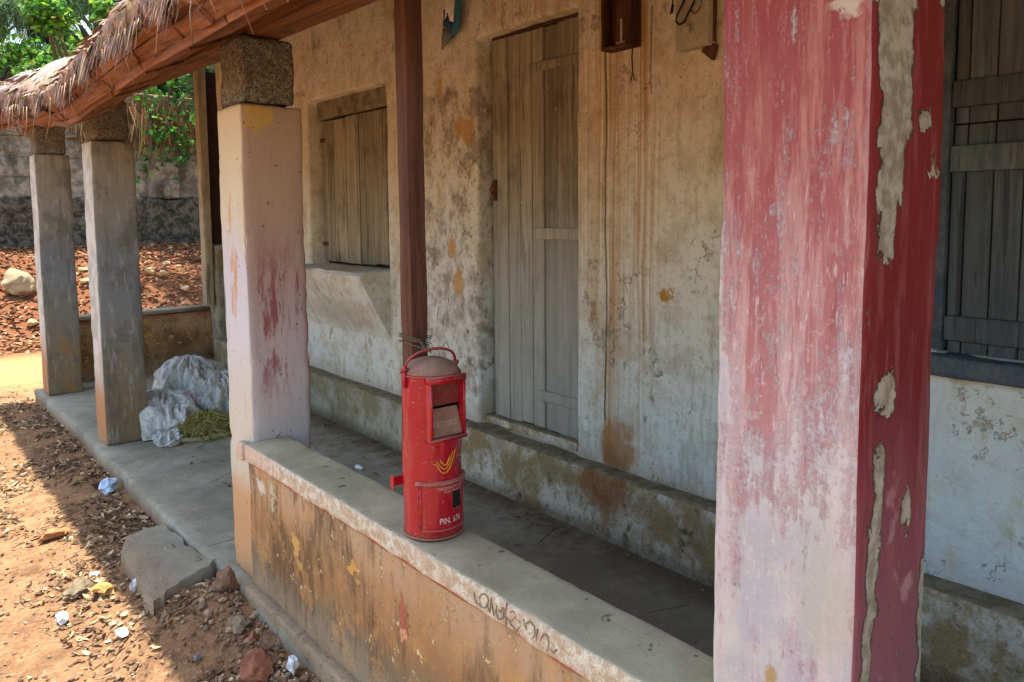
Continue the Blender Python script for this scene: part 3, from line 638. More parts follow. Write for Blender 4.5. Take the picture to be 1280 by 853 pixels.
# right-hand window behind the red pillar
RX = 2.50
wf = MB(); wf.box(RX+.05, RX+.07, WR[0]-.02, WR[1]+.02, WR[2]-.02, WR[3]+.02); rwin = wf.build('window', m_dark, house)
def rz_(py): return onx(1180, py, RX).z
pw = [.945, .906, .832, .755, .68, .60, .52, .44, .36, .28, .2, .12, .04, -.05]
for (z0, z1, xo) in ((rz_(432)-.045, rz_(424)-.004, .012), (rz_(394), rz_(216), .0), (rz_(184), rz_(158), .008), (rz_(156), rz_(136), .012), (rz_(104), 2.26, .0)):
    for i in range(len(pw)-1):
        v, f = rbox(RX+xo+jit(.002), RX+xo+.025, pw[i+1]+.002, pw[i]-.002, z0, z1, res=.25, r=.003, amp=.0015, ns=7, seed=i*3+z0*7); sub(meshobj('plank', v, f, m_blue, None, True), rwin)
for (a, b) in ((424, 394), (216, 184), (136, 104)):
    v, f = rbox(RX-.012, RX+.03, WR[0]-.01, .947, rz_(a), rz_(b), res=.2, r=.004, amp=.002, ns=6, seed=a); sub(meshobj('rail', v, f, m_blue, None, True), rwin)
v, f = rbox(RX-.02, RX+.05, .948, WR[1]+.02, WR[2]+.01, WR[3]+.02, res=.15, r=.005, amp=.002, ns=5, seed=2); sub(meshobj('frame', v, f, m_bluesill, None, True), rwin)
v, f = rbox(XF-.045, XF+.1, WR[0]-.05, WR[1]+.005, .925, .985, res=.1, r=.008, amp=.003, ns=5, seed=5); sub(meshobj('sill', v, f, m_bluesill, None, True), rwin)

# far corner of the house: pier stub, timber post and a dark panel standing in for the shaded doorway
a = ony(262, 312, 7.25)
rb('corner_pier', m_plinth, house, 2.42, 2.62, 7.21, 7.42, -.02, 1.16, res=.06, r=.02, amp=.012, ns=5, chip=1, seed=21)
rb('corner_post', m_shut, house, 2.335, 2.405, 7.24, 7.36, .60, 2.76, res=.12, r=.006, amp=.003, ns=4, seed=22)
rb('doorway_shade_panel', m_dark, house, 2.41, 2.60, 7.28, 7.33, 1.165, 2.74, res=.15, r=.004, amp=.002, ns=4, seed=23)  # dark sheet in place of the unlit door opening

# ------------------------------------------------------------------ low end wall and compound wall
ew = empty('end_wall', (1.8, 7.5, 0), 'low brown-stained wall closing the far end of the verandah', 'wall')
rb('body', m_parapet, ew, 1.23, 2.46, 7.43, 7.60, -.25, .535, res=.07, r=.015, amp=.012, ns=5, chip=1, seed=31)
rb('coping', m_floor, ew, 1.22, 2.43, 7.415, 7.615, .537, .575, res=.07, r=.012, amp=.008, ns=5, chip=1, seed=32)

cw = empty('compound_wall', (3, 14.2, .5), 'tall grey mossy block wall beyond the earth mound', 'wall')
rb('rubble_base', m_swall, cw, -10, 16, 14.0, 14.5, -.6, 1.74, res=.16, r=.06, amp=.06, ns=2.2, seed=41)
mbx = []
for row in range(3):
    z0 = 1.745+row*.314; off = .5 if row % 2 else .13
    for i in range(9):
        x0 = -.9+i*.93+off
        v, f = rbox(x0+.004, x0+.926, 14.085+jit(.008), 14.4, z0+.003, z0+.311, res=.16, r=.02, amp=.022, ns=3, seed=i+row*60)
        meshobj('block', v, f, m_swall, cw, True)
rb('wall_core', m_swall, cw, -10, 16, 14.10, 14.38, 1.72, 3.5, res=.3, r=.03, amp=.03, ns=2, seed=43)
rb('ledge', m_swall, cw, -10, 16, 14.03, 14.44, 2.69, 2.75, res=.2, r=.02, amp=.03, ns=3, seed=44)

# ------------------------------------------------------------------ pillars
def pillar(x0, x1, y0, y1, zs, zc0, zc1, mat, label, z0=.0, inset=.012, chip=2., seed=1, name='verandah_pillar', round_top=False):
    e = empty(name, ((x0+x1)/2, (y0+y1)/2, z0), label, 'pillar', 'square pillars along the verandah edge')
    def bend(q):
        q = q.copy(); q.x += .005*fbm((q.z*1.6, seed, 0), 1, 2); q.y += .005*fbm((q.z*1.6, 0, seed), 1, 2); return q
    rb('shaft', mat, e, x0, x1, y0, y1, z0, zs, res=.03, r=.009, amp=.003, ns=9, chip=chip, seed=seed, bend=bend)
    if round_top:
        rb('capital_block', m_block, e, x0+inset, x1-inset*1.6, y0+inset, y1-inset, zs+.002, zc1, res=.025, r=.045, amp=.006, ns=9, seed=seed+5)
    else:
        rb('capital_block', m_block, e, x0+inset, x1-inset*1.4, y0+inset, y1-inset, zs+.002, zc1, res=.02, r=.016, amp=.009, ns=9, chip=3, seed=seed+5)
    return e
pillar(1.058, 1.303, .507, .750, 1.98, 0, 2.04, m_p0, 'red painted pillar with large peeling patches, beside the blue-grey shuttered window', seed=1, chip=1.2)
pillar(1.058, 1.298, 2.827, 3.075, 1.835, 0, 2.085, m_p1, 'faded pink pillar at the end of the low wall, rough cement block on top', seed=2, chip=3)
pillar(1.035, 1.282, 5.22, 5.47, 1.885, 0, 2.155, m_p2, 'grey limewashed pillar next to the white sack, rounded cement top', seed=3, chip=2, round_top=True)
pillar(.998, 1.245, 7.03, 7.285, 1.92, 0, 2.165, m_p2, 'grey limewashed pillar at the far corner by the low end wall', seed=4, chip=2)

# ------------------------------------------------------------------ low front wall (parapet)
lw = empty('parapet_wall', (1.1, 1.8, 0), 'low ochre-stained verandah wall with grey cement top', 'wall')
rb('body', m_parapet, lw, 1.040, 1.18, -1.5, 2.835, .002, .505, res=.045, r=.012, amp=.007, ns=5, seed=51)
def cope_bend(q):
    q = q.copy(); k = 1 if q.z > .56 else 0
    if q.x < 1.05: q.x += .005*fbm((q.y*11, q.z*20, 3)); q.z += k*.004*fbm((q.y*14, 0, 9))
    return q
rb('coping', m_coping, lw, PX0, PX1, -1.5, 2.825, .506, PTOP, res=.02, r=.006, amp=.002, ns=6, chip=2, seed=52, bend=cope_bend)
rb('end_lap', m_coping, lw, 1.012, 1.05, 2.826, 2.885, .50, PTOP-.002, res=.02, r=.008, amp=.003, ns=9, chip=2, seed=55)
rb('red_line', simple('faded_red_band', (150, 78, 60), (176, 108, 84), 30, .85, .002), lw, 1.033, 1.06, -1.5, 2.83, .496, .508, res=.06, r=.004, amp=.004, ns=9, seed=53)
rb('base_step', m_parapet, lw, 1.0, 1.05, -1.5, 2.84, -.16, .022, res=.05, r=.012, amp=.008, ns=5, chip=1, seed=54)
# scratched lettering on the coping edge
def zc(p): return onx(580+p[0]/7.107, 720+p[1]/7.107, PX0)
def ellp(cx, cy, rx, ry, a0=0, a1=360, n=14): return [(cx+rx*math.cos(R_(a0+(a1-a0)*i/n)), cy+ry*math.sin(R_(a0+(a1-a0)*i/n))) for i in range(n+1)]
strokes = [[(95, 140), (100, 200), (120, 250)], ellp(178, 220, 42, 62, 200, 520), [(212, 262), (236, 325), (246, 205), (268, 352)], [(297, 262), (284, 330), (310, 388), (350, 372), (362, 292), (342, 280)], [(312, 300), (330, 322), (346, 290)],
           [(387, 232), (372, 340), (376, 440)], [(414, 322), (442, 310), (470, 352), (430, 400), (398, 392), (392, 370), (420, 432), (470, 490), (512, 440), (500, 402), (460, 372)], [(500, 458), (516, 502)],
           [(535, 382), (540, 432), (562, 482), (555, 422), (590, 402), (630, 452), (636, 522), (610, 562), (580, 532), (592, 502)], [(656, 470), (650, 580)], ellp(722, 598, 36, 82, 110, 420), [(770, 642), (800, 682), (832, 652)]]
mb = MB()
for s_ in strokes:
    pts = []
    for i in range(len(s_)-1):
        for k in range(3):
            q = zc((s_[i][0]+(s_[i+1][0]-s_[i][0])*k/3, s_[i][1]+(s_[i+1][1]-s_[i][1])*k/3)); pts.append((PX0-.0015, q.y, q.z))
    q = zc(s_[-1]); pts.append((PX0-.0015, q.y, q.z)); mb.tube(pts, .0017, 5)
mb.build('scratched_lettering', m_scratch, lw)

# ------------------------------------------------------------------ timber post on the parapet
pe = empty('timber_post', (1.158, 1.826, PTOP), 'square brown timber post standing on the low wall behind the letter box', 'post')
def post_bend(q): q = q.copy(); q.x += -.006*(q.z-1.1)*.3; return q
rb('shaft', m_post, pe, 1.128, 1.184, 1.800, 1.852, PTOP+.001, 2.12, res=.08, r=.004, amp=.003, ns=5, seed=61, bend=post_bend)
mb = MB()
for zz in (1.30, 1.62): mb = MB(); mb.tube([(1.154, 1.802, zz), (1.154, 1.790, zz), (1.15, 1.784, zz+.012)], .003, 5); mb.build('nail', m_iron, pe)

# ------------------------------------------------------------------ thatched roof
roof = empty('thatched_roof', (1.6, 3, 2.1), 'sagging palm-leaf thatch roof over the verandah with red-brown eave boards', 'roof')
OFFS = [(-3, 0.), (0, -.03), (1.6, -.02), (2.1, 0), (2.9, .0), (3.7, -.03), (4.4, -.055), (5.0, -.02), (5.6, .05), (6.4, .12), (7.2, .17), (9, .2)]
def eo(y):
    for (a, va), (b, vb) in zip(OFFS, OFFS[1:]):
        if y <= b:
            k = max(0, (y-a)/(b-a)); k = k*k*(3-2*k); return va+(vb-va)*k
    return OFFS[-1][1]
def under(x, y): return 1.512+.551*x+eo(y)*max(0, min(1, (1.45-x)/.6))
Y0, Y1 = -3.0, 8.45
# wall plate on the pillar caps
pts_ = [(-3, 2.045), (.63, 2.05), (2.95, 2.09), (5.34, 2.16), (7.16, 2.168), (8.4, 2.19)]
V = []; F = []
for i, (y, z) in enumerate(pts_): V += [(1.105, y, z), (1.235, y, z), (1.235, y, z+.085), (1.105, y, z+.085)]
for i in range(len(pts_)-1):
    for k in range(4): F.append((i*4+k, (i+1)*4+k, (i+1)*4+(k+1) % 4, i*4+(k+1) % 4))
F += [(0, 1, 2, 3), (23, 22, 21, 20)]
meshobj('wall_plate', V, F, m_beam, roof)
# rafters
y = -2.6
while y < 8.3:
    yy = y+jit(.05); mb = MB()
    pts = [(x, yy+(x-.9)*jit(.04), under(x, yy)+.045+(.045 if 1.0 < x < 1.3 else .02)+jit(.005)) for x in (.84, 1.17, 1.6, 2.1, 2.6)]
    mb.tube(pts, [.032, .034, .036, .037, .038], 8); mb.build('rafter', m_beam, roof, True); y += .62
# battens
for k in range(8):
    x = .98+k*.21; mb = MB()
    mb.tube([(x+jit(.01), yy, under(x, yy)+.105+jit(.006)) for yy in [Y0+.6*i for i in range(20) if Y0+.6*i < Y1]], .014, 6); mb.build('batten', m_beam, roof, True)
# thatch body: thick sheet with uneven surface
def tcol(k=1.0, grey=0.):
    a = random.random(); base = [(.24, .13, .075), (.31, .18, .105), (.18, .095, .055), (.37, .24, .15)][int(a*3.999)]
    return tuple(min(1, (c*(1-grey)+.30*grey)*k*random.uniform(.8, 1.2)) for c in base)+(1,)
prof = [(2.62, .14), (2.0, .125), (1.4, .125), (.95, .105), (.83, .075), (.765, .10), (.72, .155), (.715, .215), (.76, .26), (.9, .31), (1.4, .33), (2.0, .34), (2.62, .36)]
V = []; F = []; C_ = []
ys = [Y0+.06*i for i in range(int((Y1-Y0)/.06)+1)]
for y in ys:
    for k, (x, dz) in enumerate(prof):
        nn = .05*fbm((y*1.1, k*.5, 0)) + .02*fbm((y*7, k*1.3, 2)); out = 1 if 3 < k < 10 else .4
        V.append((x-nn*.7*out, y, under(max(x, .6), y)+dz+nn*.6*out + .02*math.sin(y*2.3)*(1 if k > 5 else 0)))
        g = .6 if (k > 8 and y > 5.2) else (.25 if k > 8 else 0); C_.append(tcol(.9, g))
n = len(prof)
for i in range(len(ys)-1):
    for k in range(n-1): F.append((i*n+k, (i+1)*n+k, (i+1)*n+k+1, i*n+k+1))
meshobj('thatch', V, F, m_thatch, roof, True, cols=C_)
# eave boards: palm stems and planks lashed under the thatch edge, overlapping lengths
segs = [(-2.9, -.6), (-.75, 1.25), (1.1, 2.35), (2.2, 3.62), (3.45, 4.75), (4.6, 6.0), (5.85, 7.3), (7.15, 8.4)]
for i, (a, b) in enumerate(segs):
    tl = jit(.012)
    for j, (sec, mm) in enumerate((([(.800, .0), (.945, .065), (.945, .085), (.79, .025)], m_eave), ([(.788, .02), (.80, .062), (.772, .082), (.752, .052)], m_eave), ([(.760, .066), (.776, .104), (.744, .12), (.732, .084)], m_eave))):
        V = []; F = []; ny2 = 24
        for q in range(ny2+1):
            y = a+jit(.0)+(b-a)*q/ny2+(.05*j if q in (0,) else 0)
            s_ = .008*math.sin(y*3+j*2+i)+.011*fbm((y*3, j, i))
            for (x, dz) in sec: V.append((x+s_-.004*(i % 2), y, 1.512+.551*.8+eo(y)+dz+s_+tl-.006*(i % 2)))
        for q in range(ny2):
            for k in range(4): F.append((q*4+k, (q+1)*4+k, (q+1)*4+(k+1) % 4, q*4+(k+1) % 4))
        F += [(0, 1, 2, 3), (ny2*4+3, ny2*4+2, ny2*4+1, ny2*4)]
        o = meshobj('eave_board', V, F, mm, roof); bm = bmesh.new(); bm.from_mesh(o.data); bmesh.ops.recalc_face_normals(bm, faces=bm.faces); bm.to_mesh(o.data); bm.free()
# lashings round the boards
for y in (1.5, 2.55, 3.05, 3.55, 4.05, 4.5, 5.1, 5.7, 6.4):
    z = 1.512+.551*.8+eo(y); mb = MB()
    mb.tube([(.70, y-.03, z+.17), (.735, y-.02, z+.09), (.785, y-.01, z+.012), (.80, y, z-.008), (.87, y+.03, z+.022), (.95, y+.05, z+.062)], .006, 6); mb.build('lashing', m_eave, roof, True)
# leaflets drooping over the edge and straw on top
def leaflet(mb, p, d, L, w, droop, col, side=None):
    d = Vector(d).normalized(); sd_ = Vector(side) if side else d.cross(Vector((0, 0, 1)))
    if sd_.length < 1e-3: sd_ = Vector((0, 1, 0))
    sd_.normalize(); V = []; p = Vector(p); n = 4
    for i in range(n+1):
        t_ = i/n; c = p+d*L*t_+Vector((0, 0, -droop*t_*t_*L)); ww = w*(1-.85*t_*t_)*(.6 if i == 0 else 1)
        V += [c-sd_*ww, c+sd_*ww]
    mb.add(V, [(2*i, 2*i+1, 2*i+3, 2*i+2) for i in range(n)], col)
fr = MB()
for i in range(4300):
    y = random.uniform(.4, 8.3); lay = random.random(); tuft = .5+.5*math.sin(y*11+3*fbm((y*2, 0, 0)))
    z = 1.512+.551*.72+eo(y); x = .70+.035*lay+jit(.012)
    if lay < .6:
        leaflet(fr, (x+.035, y, z+.235+jit(.02)), (-.5+jit(.1), jit(.22), -.5+jit(.12)), random.uniform(.04, .07)*(.6+tuft*.6), random.uniform(.005, .011), random.uniform(1.0, 1.7), tcol(.95, .03), side=(jit(.15), 1, jit(.2)))
    else:
        leaflet(fr, (x-.002, y, z+.17+jit(.03)), (-.25+jit(.12), jit(.2), -.8), random.uniform(.03, .06)*(.5+tuft), random.uniform(.004, .009), random.uniform(.1, .4), tcol(1.0), side=(jit(.15), 1, jit(.2)))
for i in range(70):
    y = random.uniform(.8, 7.5); z = 1.512+.551*.72+eo(y)+.15
    L = random.uniform(.06, .2); fr.tube([(.70, y, z), (.688+jit(.01), y+jit(.02), z-L*.5), (.70+jit(.03), y+jit(.04), z-L)], [.0022, .0018, .0012], 4, col=tcol(1.5, .1))
for i in range(4200):
    y = random.uniform(.4, 8.3); x = random.uniform(.74, 1.15); z = under(x, y)+.290+.02*math.sin(y*2.3)+jit(.012)-(.05 if x < .8 else 0)
    leaflet(fr, (x, y, z), (-.55+jit(.2), random.choice((-1, 1))*random.uniform(.4, 1), -.34+jit(.05)), random.uniform(.06, .12), random.uniform(.006, .012), .05, tcol(.95, .5 if y > 5 else .12))
tag(fr.build('leaflet_fringe', m_thatch, roof, True, cols=True), kind='stuff')

# ------------------------------------------------------------------ letter box (faces -Y), local origin at its base centre
LB = Vector((1.118, 1.692, PTOP+.002)); RB = .0785; HB = .437
lb = empty('letter_box', LB, 'red cylindrical letter box with dusty domed lid on the low wall', 'letter box')
def lpart(mb, name, mat, parent=None, smooth=True, auto=None):
    o = meshobj(name, mb.v, mb.f, mat, None, smooth); o.parent = parent or lb
    if auto: shade_auto(o, auto)
    return o
def cyl(a, z, r=RB): return (r*math.sin(a), -r*math.cos(a), z)
NSEG = 72; HA = R_(40); hz0, hz1 = .270, .429
def shell(r, zs, a0, a1, n, skip=None, wob=0.):
    V = []; F = []
    for j, z in enumerate(zs):
        for i in range(n+1):
            a = a0+(a1-a0)*i/n; rr = r+wob*fbm((math.sin(a)*3, math.cos(a)*3, z*9)); V.append(cyl(a, z, rr))
    for j in range(len(zs)-1):
        for i in range(n):
            am = a0+(a1-a0)*(i+.5)/n; zm = (zs[j]+zs[j+1])/2
            if skip and skip(am, zm): continue
            F.append((j*(n+1)+i, j*(n+1)+i+1, (j+1)*(n+1)+i+1, (j+1)*(n+1)+i))
    return V, F
mb = MB()
zs = [0, .006, .012, .03, .05, .075, .1, .125, .15, .175, .2, .22, .24, hz0, .29, .31, .33, .35, .37, .39, .41, hz1, .433, HB]
mb.add(*shell(RB, zs, -math.pi, math.pi, NSEG, lambda a, z: abs(a) < HA and hz0 < z < hz1, .0030))
body = lpart(mb, 'body', m_redm); bm = bmesh.new(); bm.from_mesh(body.data); bmesh.ops.remove_doubles(bm, verts=bm.verts, dist=1e-5); bm.to_mesh(body.data); bm.free()
mb = MB(); ring = [cyl(2*math.pi*i/48, .004, RB+.001) for i in range(49)]; mb.tube(ring, .0035, 6, False); lpart(mb, 'base_rim', m_redm)
# domed lid
V = []; F = []; nr = 8; ns_ = 48
for j in range(nr+1):
    t_ = j/nr*R_(80); rr = (RB-.001)*math.sin(R_(90)-t_*90/80) if False else (RB-.001)*math.cos(t_*90/80); zz = HB-.004+.041*math.sin(t_*90/80)
    for i in range(ns_): a = 2*math.pi*i/ns_; V.append((rr*math.sin(a), -rr*math.cos(a), zz+.0012*fbm((rr*30*math.sin(a), rr*30*math.cos(a), 0))))
for j in range(nr):
    for i in range(ns_): F.append((j*ns_+i, j*ns_+(i+1) % ns_, (j+1)*ns_+(i+1) % ns_, (j+1)*ns_+i))
mb = MB(); mb.add(V, F); lid = lpart(mb, 'lid', m_dust)
mb = MB(); mb.tube([cyl(2*math.pi*i/48, HB-.004, RB+.0008) for i in range(49)], .0026, 6, False); lpart(mb, 'lid_rim', m_redm, lid)
# hood round the posting mouth
hx = RB*math.sin(HA); yc = -RB*math.cos(HA); yf = -RB-.006
hood = MB()
def bar(mb, p, q, w, d):
    p = Vector(p); q = Vector(q); mb.box(min(p.x, q.x)-w, max(p.x, q.x)+w, min(p.y, q.y), max(p.y, q.y), min(p.z, q.z)-d, max(p.z, q.z)+d)
hood.box(-hx-.004, -hx+.002, yf+.004, yc+.003, hz0-.002, hz1+.002); hood.box(hx-.002, hx+.004, yf+.004, yc+.003, hz0-.002, hz1+.002); hood.box(-hx+.002, hx-.002, yf+.012, yc+.003, hz0-.002, hz0+.001)
hd = lpart(hood, 'hood', m_redm, smooth=False)
mb = MB(); yr = yf+.006
for s_ in (-1, 1): mb = MB(); mb.tube([(s_*(hx+.001), yr, hz0-.004), (s_*(hx+.001), yr, hz1+.002)], .0042, 8); lpart(mb, 'side_rail', m_redm, hd)
mb = MB(); mb.box(-hx-.0058, hx+.0058, yr-.005, yc+.012, hz1-.0118, hz1+.0043); mb.tube([(-hx-.005, yr-.002, hz1+.003), (hx+.006, yr-.002, hz1+.003)], .0042, 8); lpart(mb, 'top_lip', m_redm, hd)
mb = MB(); mb.box(-hx-.0058, hx+.0058, yr-.003, yc+.01, hz0-.0063, hz0+.0027); mb.tube([(-hx-.005, yr-.003, hz0), (hx+.006, yr-.003, hz0)], .0045, 8); lpart(mb, 'bottom_lip', m_redm, hd)
hm = (hz0+hz1)/2
mb = MB(); mb.add([(-hx, yc+.008, hm+.004), (hx, yc+.008, hm+.004), (hx, yc+.002, hz1-.004), (-hx, yc+.002, hz1-.004), (-hx, yc+.011, hm+.004), (hx, yc+.011, hm+.004)], [(0, 1, 2, 3), (0, 4, 5, 1)])
lpart(mb, 'back_plate', simple('dusty_red_metal', (132, 44, 40), (120, 62, 50), 50, .85, .002, dirt=(120, 78, 60)), hd, smooth=False)
mb = MB(); mb.box(-hx, hx, yc+.03, yc+.032, hz0, hz1); lpart(mb, 'mouth_back', m_black, hd, smooth=False)  # near-black sheet standing in for the shade inside the posting mouth
fl0 = Vector((0, yr+.006, hz0+.006)); fl1 = Vector((0, yc+.010, hm-.004))
mb = MB(); mb.add([(-hx+.003, fl0.y, fl0.z), (hx-.003, fl0.y, fl0.z), (hx-.003, fl1.y, fl1.z), (-hx+.003, fl1.y, fl1.z), (-hx+.003, fl1.y+.003, fl1.z-.002), (hx-.003, fl1.y+.003, fl1.z-.002)], [(0, 1, 2, 3), (3, 2, 5, 4)])
flap = lpart(mb, 'flap', m_dust, smooth=False)
# drip strip and door panel
mb = MB(); da0, da1 = R_(-66), R_(72)
for j in range(1):
    V = []; F = []; n = 30
    for i in range(n+1):
        a = da0+(da1-da0)*i/n; z = .158+.0006*math.sin(i*.9); V += [cyl(a, z, RB), cyl(a, z-.003, RB+.0095), cyl(a, z-.007, RB+.009), cyl(a, z-.006, RB)]
    for i in range(n):
        for k in range(4): F.append((i*4+k, (i+1)*4+k, (i+1)*4+(k+1) % 4, i*4+(k+1) % 4))
    F += [(0, 1, 2, 3), (n*4+3, n*4+2, n*4+1, n*4)]; mb.add(V, F)
lpart(mb, 'drip_strip', simple('dusty_pink_edge', (178, 120, 104), (160, 84, 76), 90, .85, .001), smooth=False)
mb = MB(); pa0, pa1 = R_(-56), R_(70); V = []; F = []; n = 28; zz = [.028, .03, .146, .148]; rr_ = [RB+.0005, RB+.0036, RB+.0036, RB+.0005]
for i in range(n+1):
    a = pa0+(pa1-pa0)*i/n
    for z, r in zip(zz, rr_): V.append(cyl(a, z+.0, r))
for i in range(n):
    for k in range(3): F.append((i*4+k, (i+1)*4+k, (i+1)*4+k+1, i*4+k+1))
F += [(0, 1, 2, 3), (n*4+3, n*4+2, n*4+1, n*4)]
mb.add(V, F); panel = lpart(mb, 'door_panel', m_redm, auto=30)
mb = MB(); mb.tube([cyl(pa0+(pa1-pa0)*i/24, .0275, RB+.0036) for i in range(25)], .0027, 6); mb.tube([cyl(pa0, .0275, RB+.0036), cyl(pa0, .147, RB+.0036)], .0022, 6); lpart(mb, 'door_edge', m_redm, panel)
mb = MB(); mb.tube([cyl(R_(-57), .026, RB+.001), cyl(R_(-57), .15, RB+.001)], .002, 6); lpart(mb, 'hinge_rod', m_redm, panel)
for k in range(5):
    mb = MB(); mb.tube([cyl(R_(-63), .036+k*.026, RB), cyl(R_(-63), .036+k*.026, RB+.003)], .003, 8); lpart(mb, 'rivet', m_redm, panel)
mb = MB(); wa0, wa1 = R_(3), R_(27)
V = [cyl(wa0+(wa1-wa0)*i/6, z, RB+.0048) for z in (.082, .127) for i in range(7)]; F = [(i, i+1, i+8, i+7) for i in range(6)]; mb.add(V, F); lpart(mb, 'time_slot', m_black, panel)
mb = MB()
for a in (wa0, wa1): mb.tube([cyl(a, .081, RB+.0048), cyl(a, .128, RB+.0048)], .0012, 5)
for z in (.081, .128): mb.tube([cyl(wa0+(wa1-wa0)*i/6, z, RB+.0048) for i in range(7)], .0012, 5)
lpart(mb, 'slot_frame', m_redm, panel)
# bail handle on two lugs
for s_ in (-1, 1):
    mb = MB(); mb.tube([(s_*(RB+.001), 0, HB-.035), (s_*(RB+.004), 0, HB-.01), (s_*(RB+.002), 0, HB+.012)], [.005, .006, .0055], 8); mb.tube([(s_*(RB-.006), 0, HB+.012), (s_*(RB+.010), 0, HB+.012)], .0065, 8); lpart(mb, 'handle_lug', m_redm)
mb = MB(); pts = []
for i in range(17):
    a = math.pi*i/16; pts.append((-(RB+.001)*math.cos(a), -.012*math.sin(a), HB+.010+.050*math.sin(a)**.75))
mb.tube(pts, .0038, 8); lpart(mb, 'handle', m_redm)
mb = MB(); mb.box(-.086, -.04, .064, .068, .122, .148); mb.box(-.088, -.084, .056, .072, .116, .152); lpart(mb, 'wall_bracket', m_redm, smooth=False)
# lettering
def textmesh(s, size, width=None, bold=.012):
    cu = bpy.data.curves.new('t', 'FONT'); cu.body = s; cu.size = size; cu.align_x = 'CENTER'; cu.align_y = 'CENTER'; cu.resolution_u = 2; cu.offset = size*bold
    o = bpy.data.objects.new('t', cu); COL.objects.link(o); dg = bpy.context.evaluated_depsgraph_get()
    me = bpy.data.meshes.new_from_object(o.evaluated_get(dg)); bpy.data.objects.remove(o)
    V = [v.co.copy() for v in me.vertices]; F = [tuple(p.vertices) for p in me.polygons]; bpy.data.meshes.remove(me)
    if V:
        x0 = min(v.x for v in V); x1 = max(v.x for v in V); cx = (x0+x1)/2
        k = (width/(x1-x0)) if width else 1
        for v in V: v.x = (v.x-cx)*k
    return V, F
def wrap_text(s, size, a_c, z_c, name, mat, parent, r=RB+.0046, width=None, tilt=0.):
    V, F = textmesh(s, size, width); mb = MB()
    mb.add([cyl(a_c+v.x/r, z_c+v.y+tilt*v.x, r) for v in V], F); return lpart(mb, name, mat, parent, smooth=False)
wrap_text('PIN. 676', .022, R_(1), .052, 'lettering', m_white, panel, width=.066)
wrap_text('WEDDANETH UGCR', .0105, R_(5), .1395, 'lettering', m_whitew, panel, width=.088)
wrap_text('POST BRANCH', .0100, R_(8), .1305, 'lettering', m_whitew, panel, r=RB+.0054, width=.06)
wrap_text('भारतीय', .012, R_(36), .215, 'lettering', m_whitew, body, r=RB+.002, width=.03)
wrap_text('डाक', .012, R_(36), .199, 'lettering', m_whitew, body, r=RB+.002, width=.02)
V, F = textmesh('LETTERS', .02, .072); fd = (fl1-fl0).normalized(); fn = Vector((0, -fd.z, fd.y)); fc = fl0+(fl1-fl0)*.42-Vector((0, .0012, -.0004))
mb = MB(); mb.add([(v.x, fc.y+fd.y*v.y-.0006, fc.z+fd.z*v.y) for v in V], F); lpart(mb, 'lettering', m_dustw, flap, smooth=False)
mb = MB()
for (pp) in ([(-32, .209), (-26, .207), (-18, .188), (-12, .182), (-5, .184), (2, .195), (8, .213), (14, .232), (19, .245)], [(-26, .215), (-17, .199), (-11, .193), (-6, .194), (0, .205), (5, .222), (9, .236)], [(-19, .219), (-13, .207), (-9, .203), (-5, .205), (-1, .216), (2, .226)]):
    n = len(pp); mb.tube([cyl(R_(a), z-.002, RB+.0012) for a, z in pp], [.0012+.0010*math.sin(math.pi*min(1, i/(n-1)*1.0)) for i in range(n)], 6)
lpart(mb, 'emblem', m_yellow, body)
# binding wire round handle and post
wr = empty('binding_wire', (1.10, 1.74, PTOP+HB+.05), 'thin grey wire tying the letter box handle to the brown post', 'wire')
mb = MB(); hz = LB.z+HB+.058
for k in range(3):
    z = hz+.008*k+jit(.004)
    mb.tube([(1.100, 1.675, hz-.006), (1.105, 1.72, z+.004), (1.122, 1.79, z), (1.122, 1.858, z+.003), (1.192, 1.858, z), (1.190, 1.795, z-.004), (1.13, 1.73, z+.003), (1.11, 1.676, hz-.008)], .0013, 5)
mb.tube([(1.106, 1.68, hz-.004), (1.085, 1.682, hz+.010), (1.066, 1.686, hz+.004), (1.07, 1.69, hz-.006)], .0012, 5)
mb.tube([(1.13, 1.684, hz-.004), (1.155, 1.69, hz), (1.172, 1.694, hz+.014), (1.182, 1.696, hz-.006)], .0012, 5)
mb.build('wire', m_wire, wr)

# ------------------------------------------------------------------ fittings on the wall
def W(px, py, dx=0.): return onx(px, py, XF-dx)
# open wooden fuse board
a = W(758, 66, .03); b = W(794, 0, .03)
fb = empty('fuse_board', (XF, (a.y+b.y)/2, a.z), 'dark wooden fuse board with open front hung above rust streaks on the wall', 'fuse board')
y1, y0, z0, z1 = a.y+.0, b.y-.005, a.z-.0, a.z+.34
for nm, bx in (('back_board', (XF-.012, XF+.004, y0, y1, z0, z1)), ('side_board', (XF-.065, XF-.0125, y1-.016, y1, z0, z1)), ('side_board', (XF-.065, XF-.0125, y0, y0+.016, z0, z1)), ('bottom_board', (XF-.068, XF-.0125, y0+.0165, y1-.0165, z0, z0+.014)), ('inner_board', (XF-.034, XF-.013, y0+.03, y1-.05, z0+.02, z1))):
    rb(nm, m_boxwood, fb, *bx, res=.06, r=.003, amp=.0015, ns=9, seed=z0)
mb = MB(); yc_ = (y0+y1)/2-.01; mb.box(XF-.040, XF-.0345, yc_-.006, yc_+.006, z0+.03, z0+.12); mb.box(XF-.041, XF-.0345, yc_-.022, yc_+.03, z0+.016, z0+.03); mb.build('metal_clip', m_metalbox, fb)
mb = MB(); q = W(791, 60, .03); mb.tube([(XF-.03, q.y, z0+.0), (XF-.022, q.y+.012, z0-.04), (XF-.018, q.y+.010, z0-.10), (XF-.02, q.y-.002, z0-.135)], .0028, 6); mb.tube([(XF-.018, q.y+.010, z0-.10), (XF-.02, q.y+.02, z0-.14)], .002, 5); mb.build('cable', m_cable, fb)
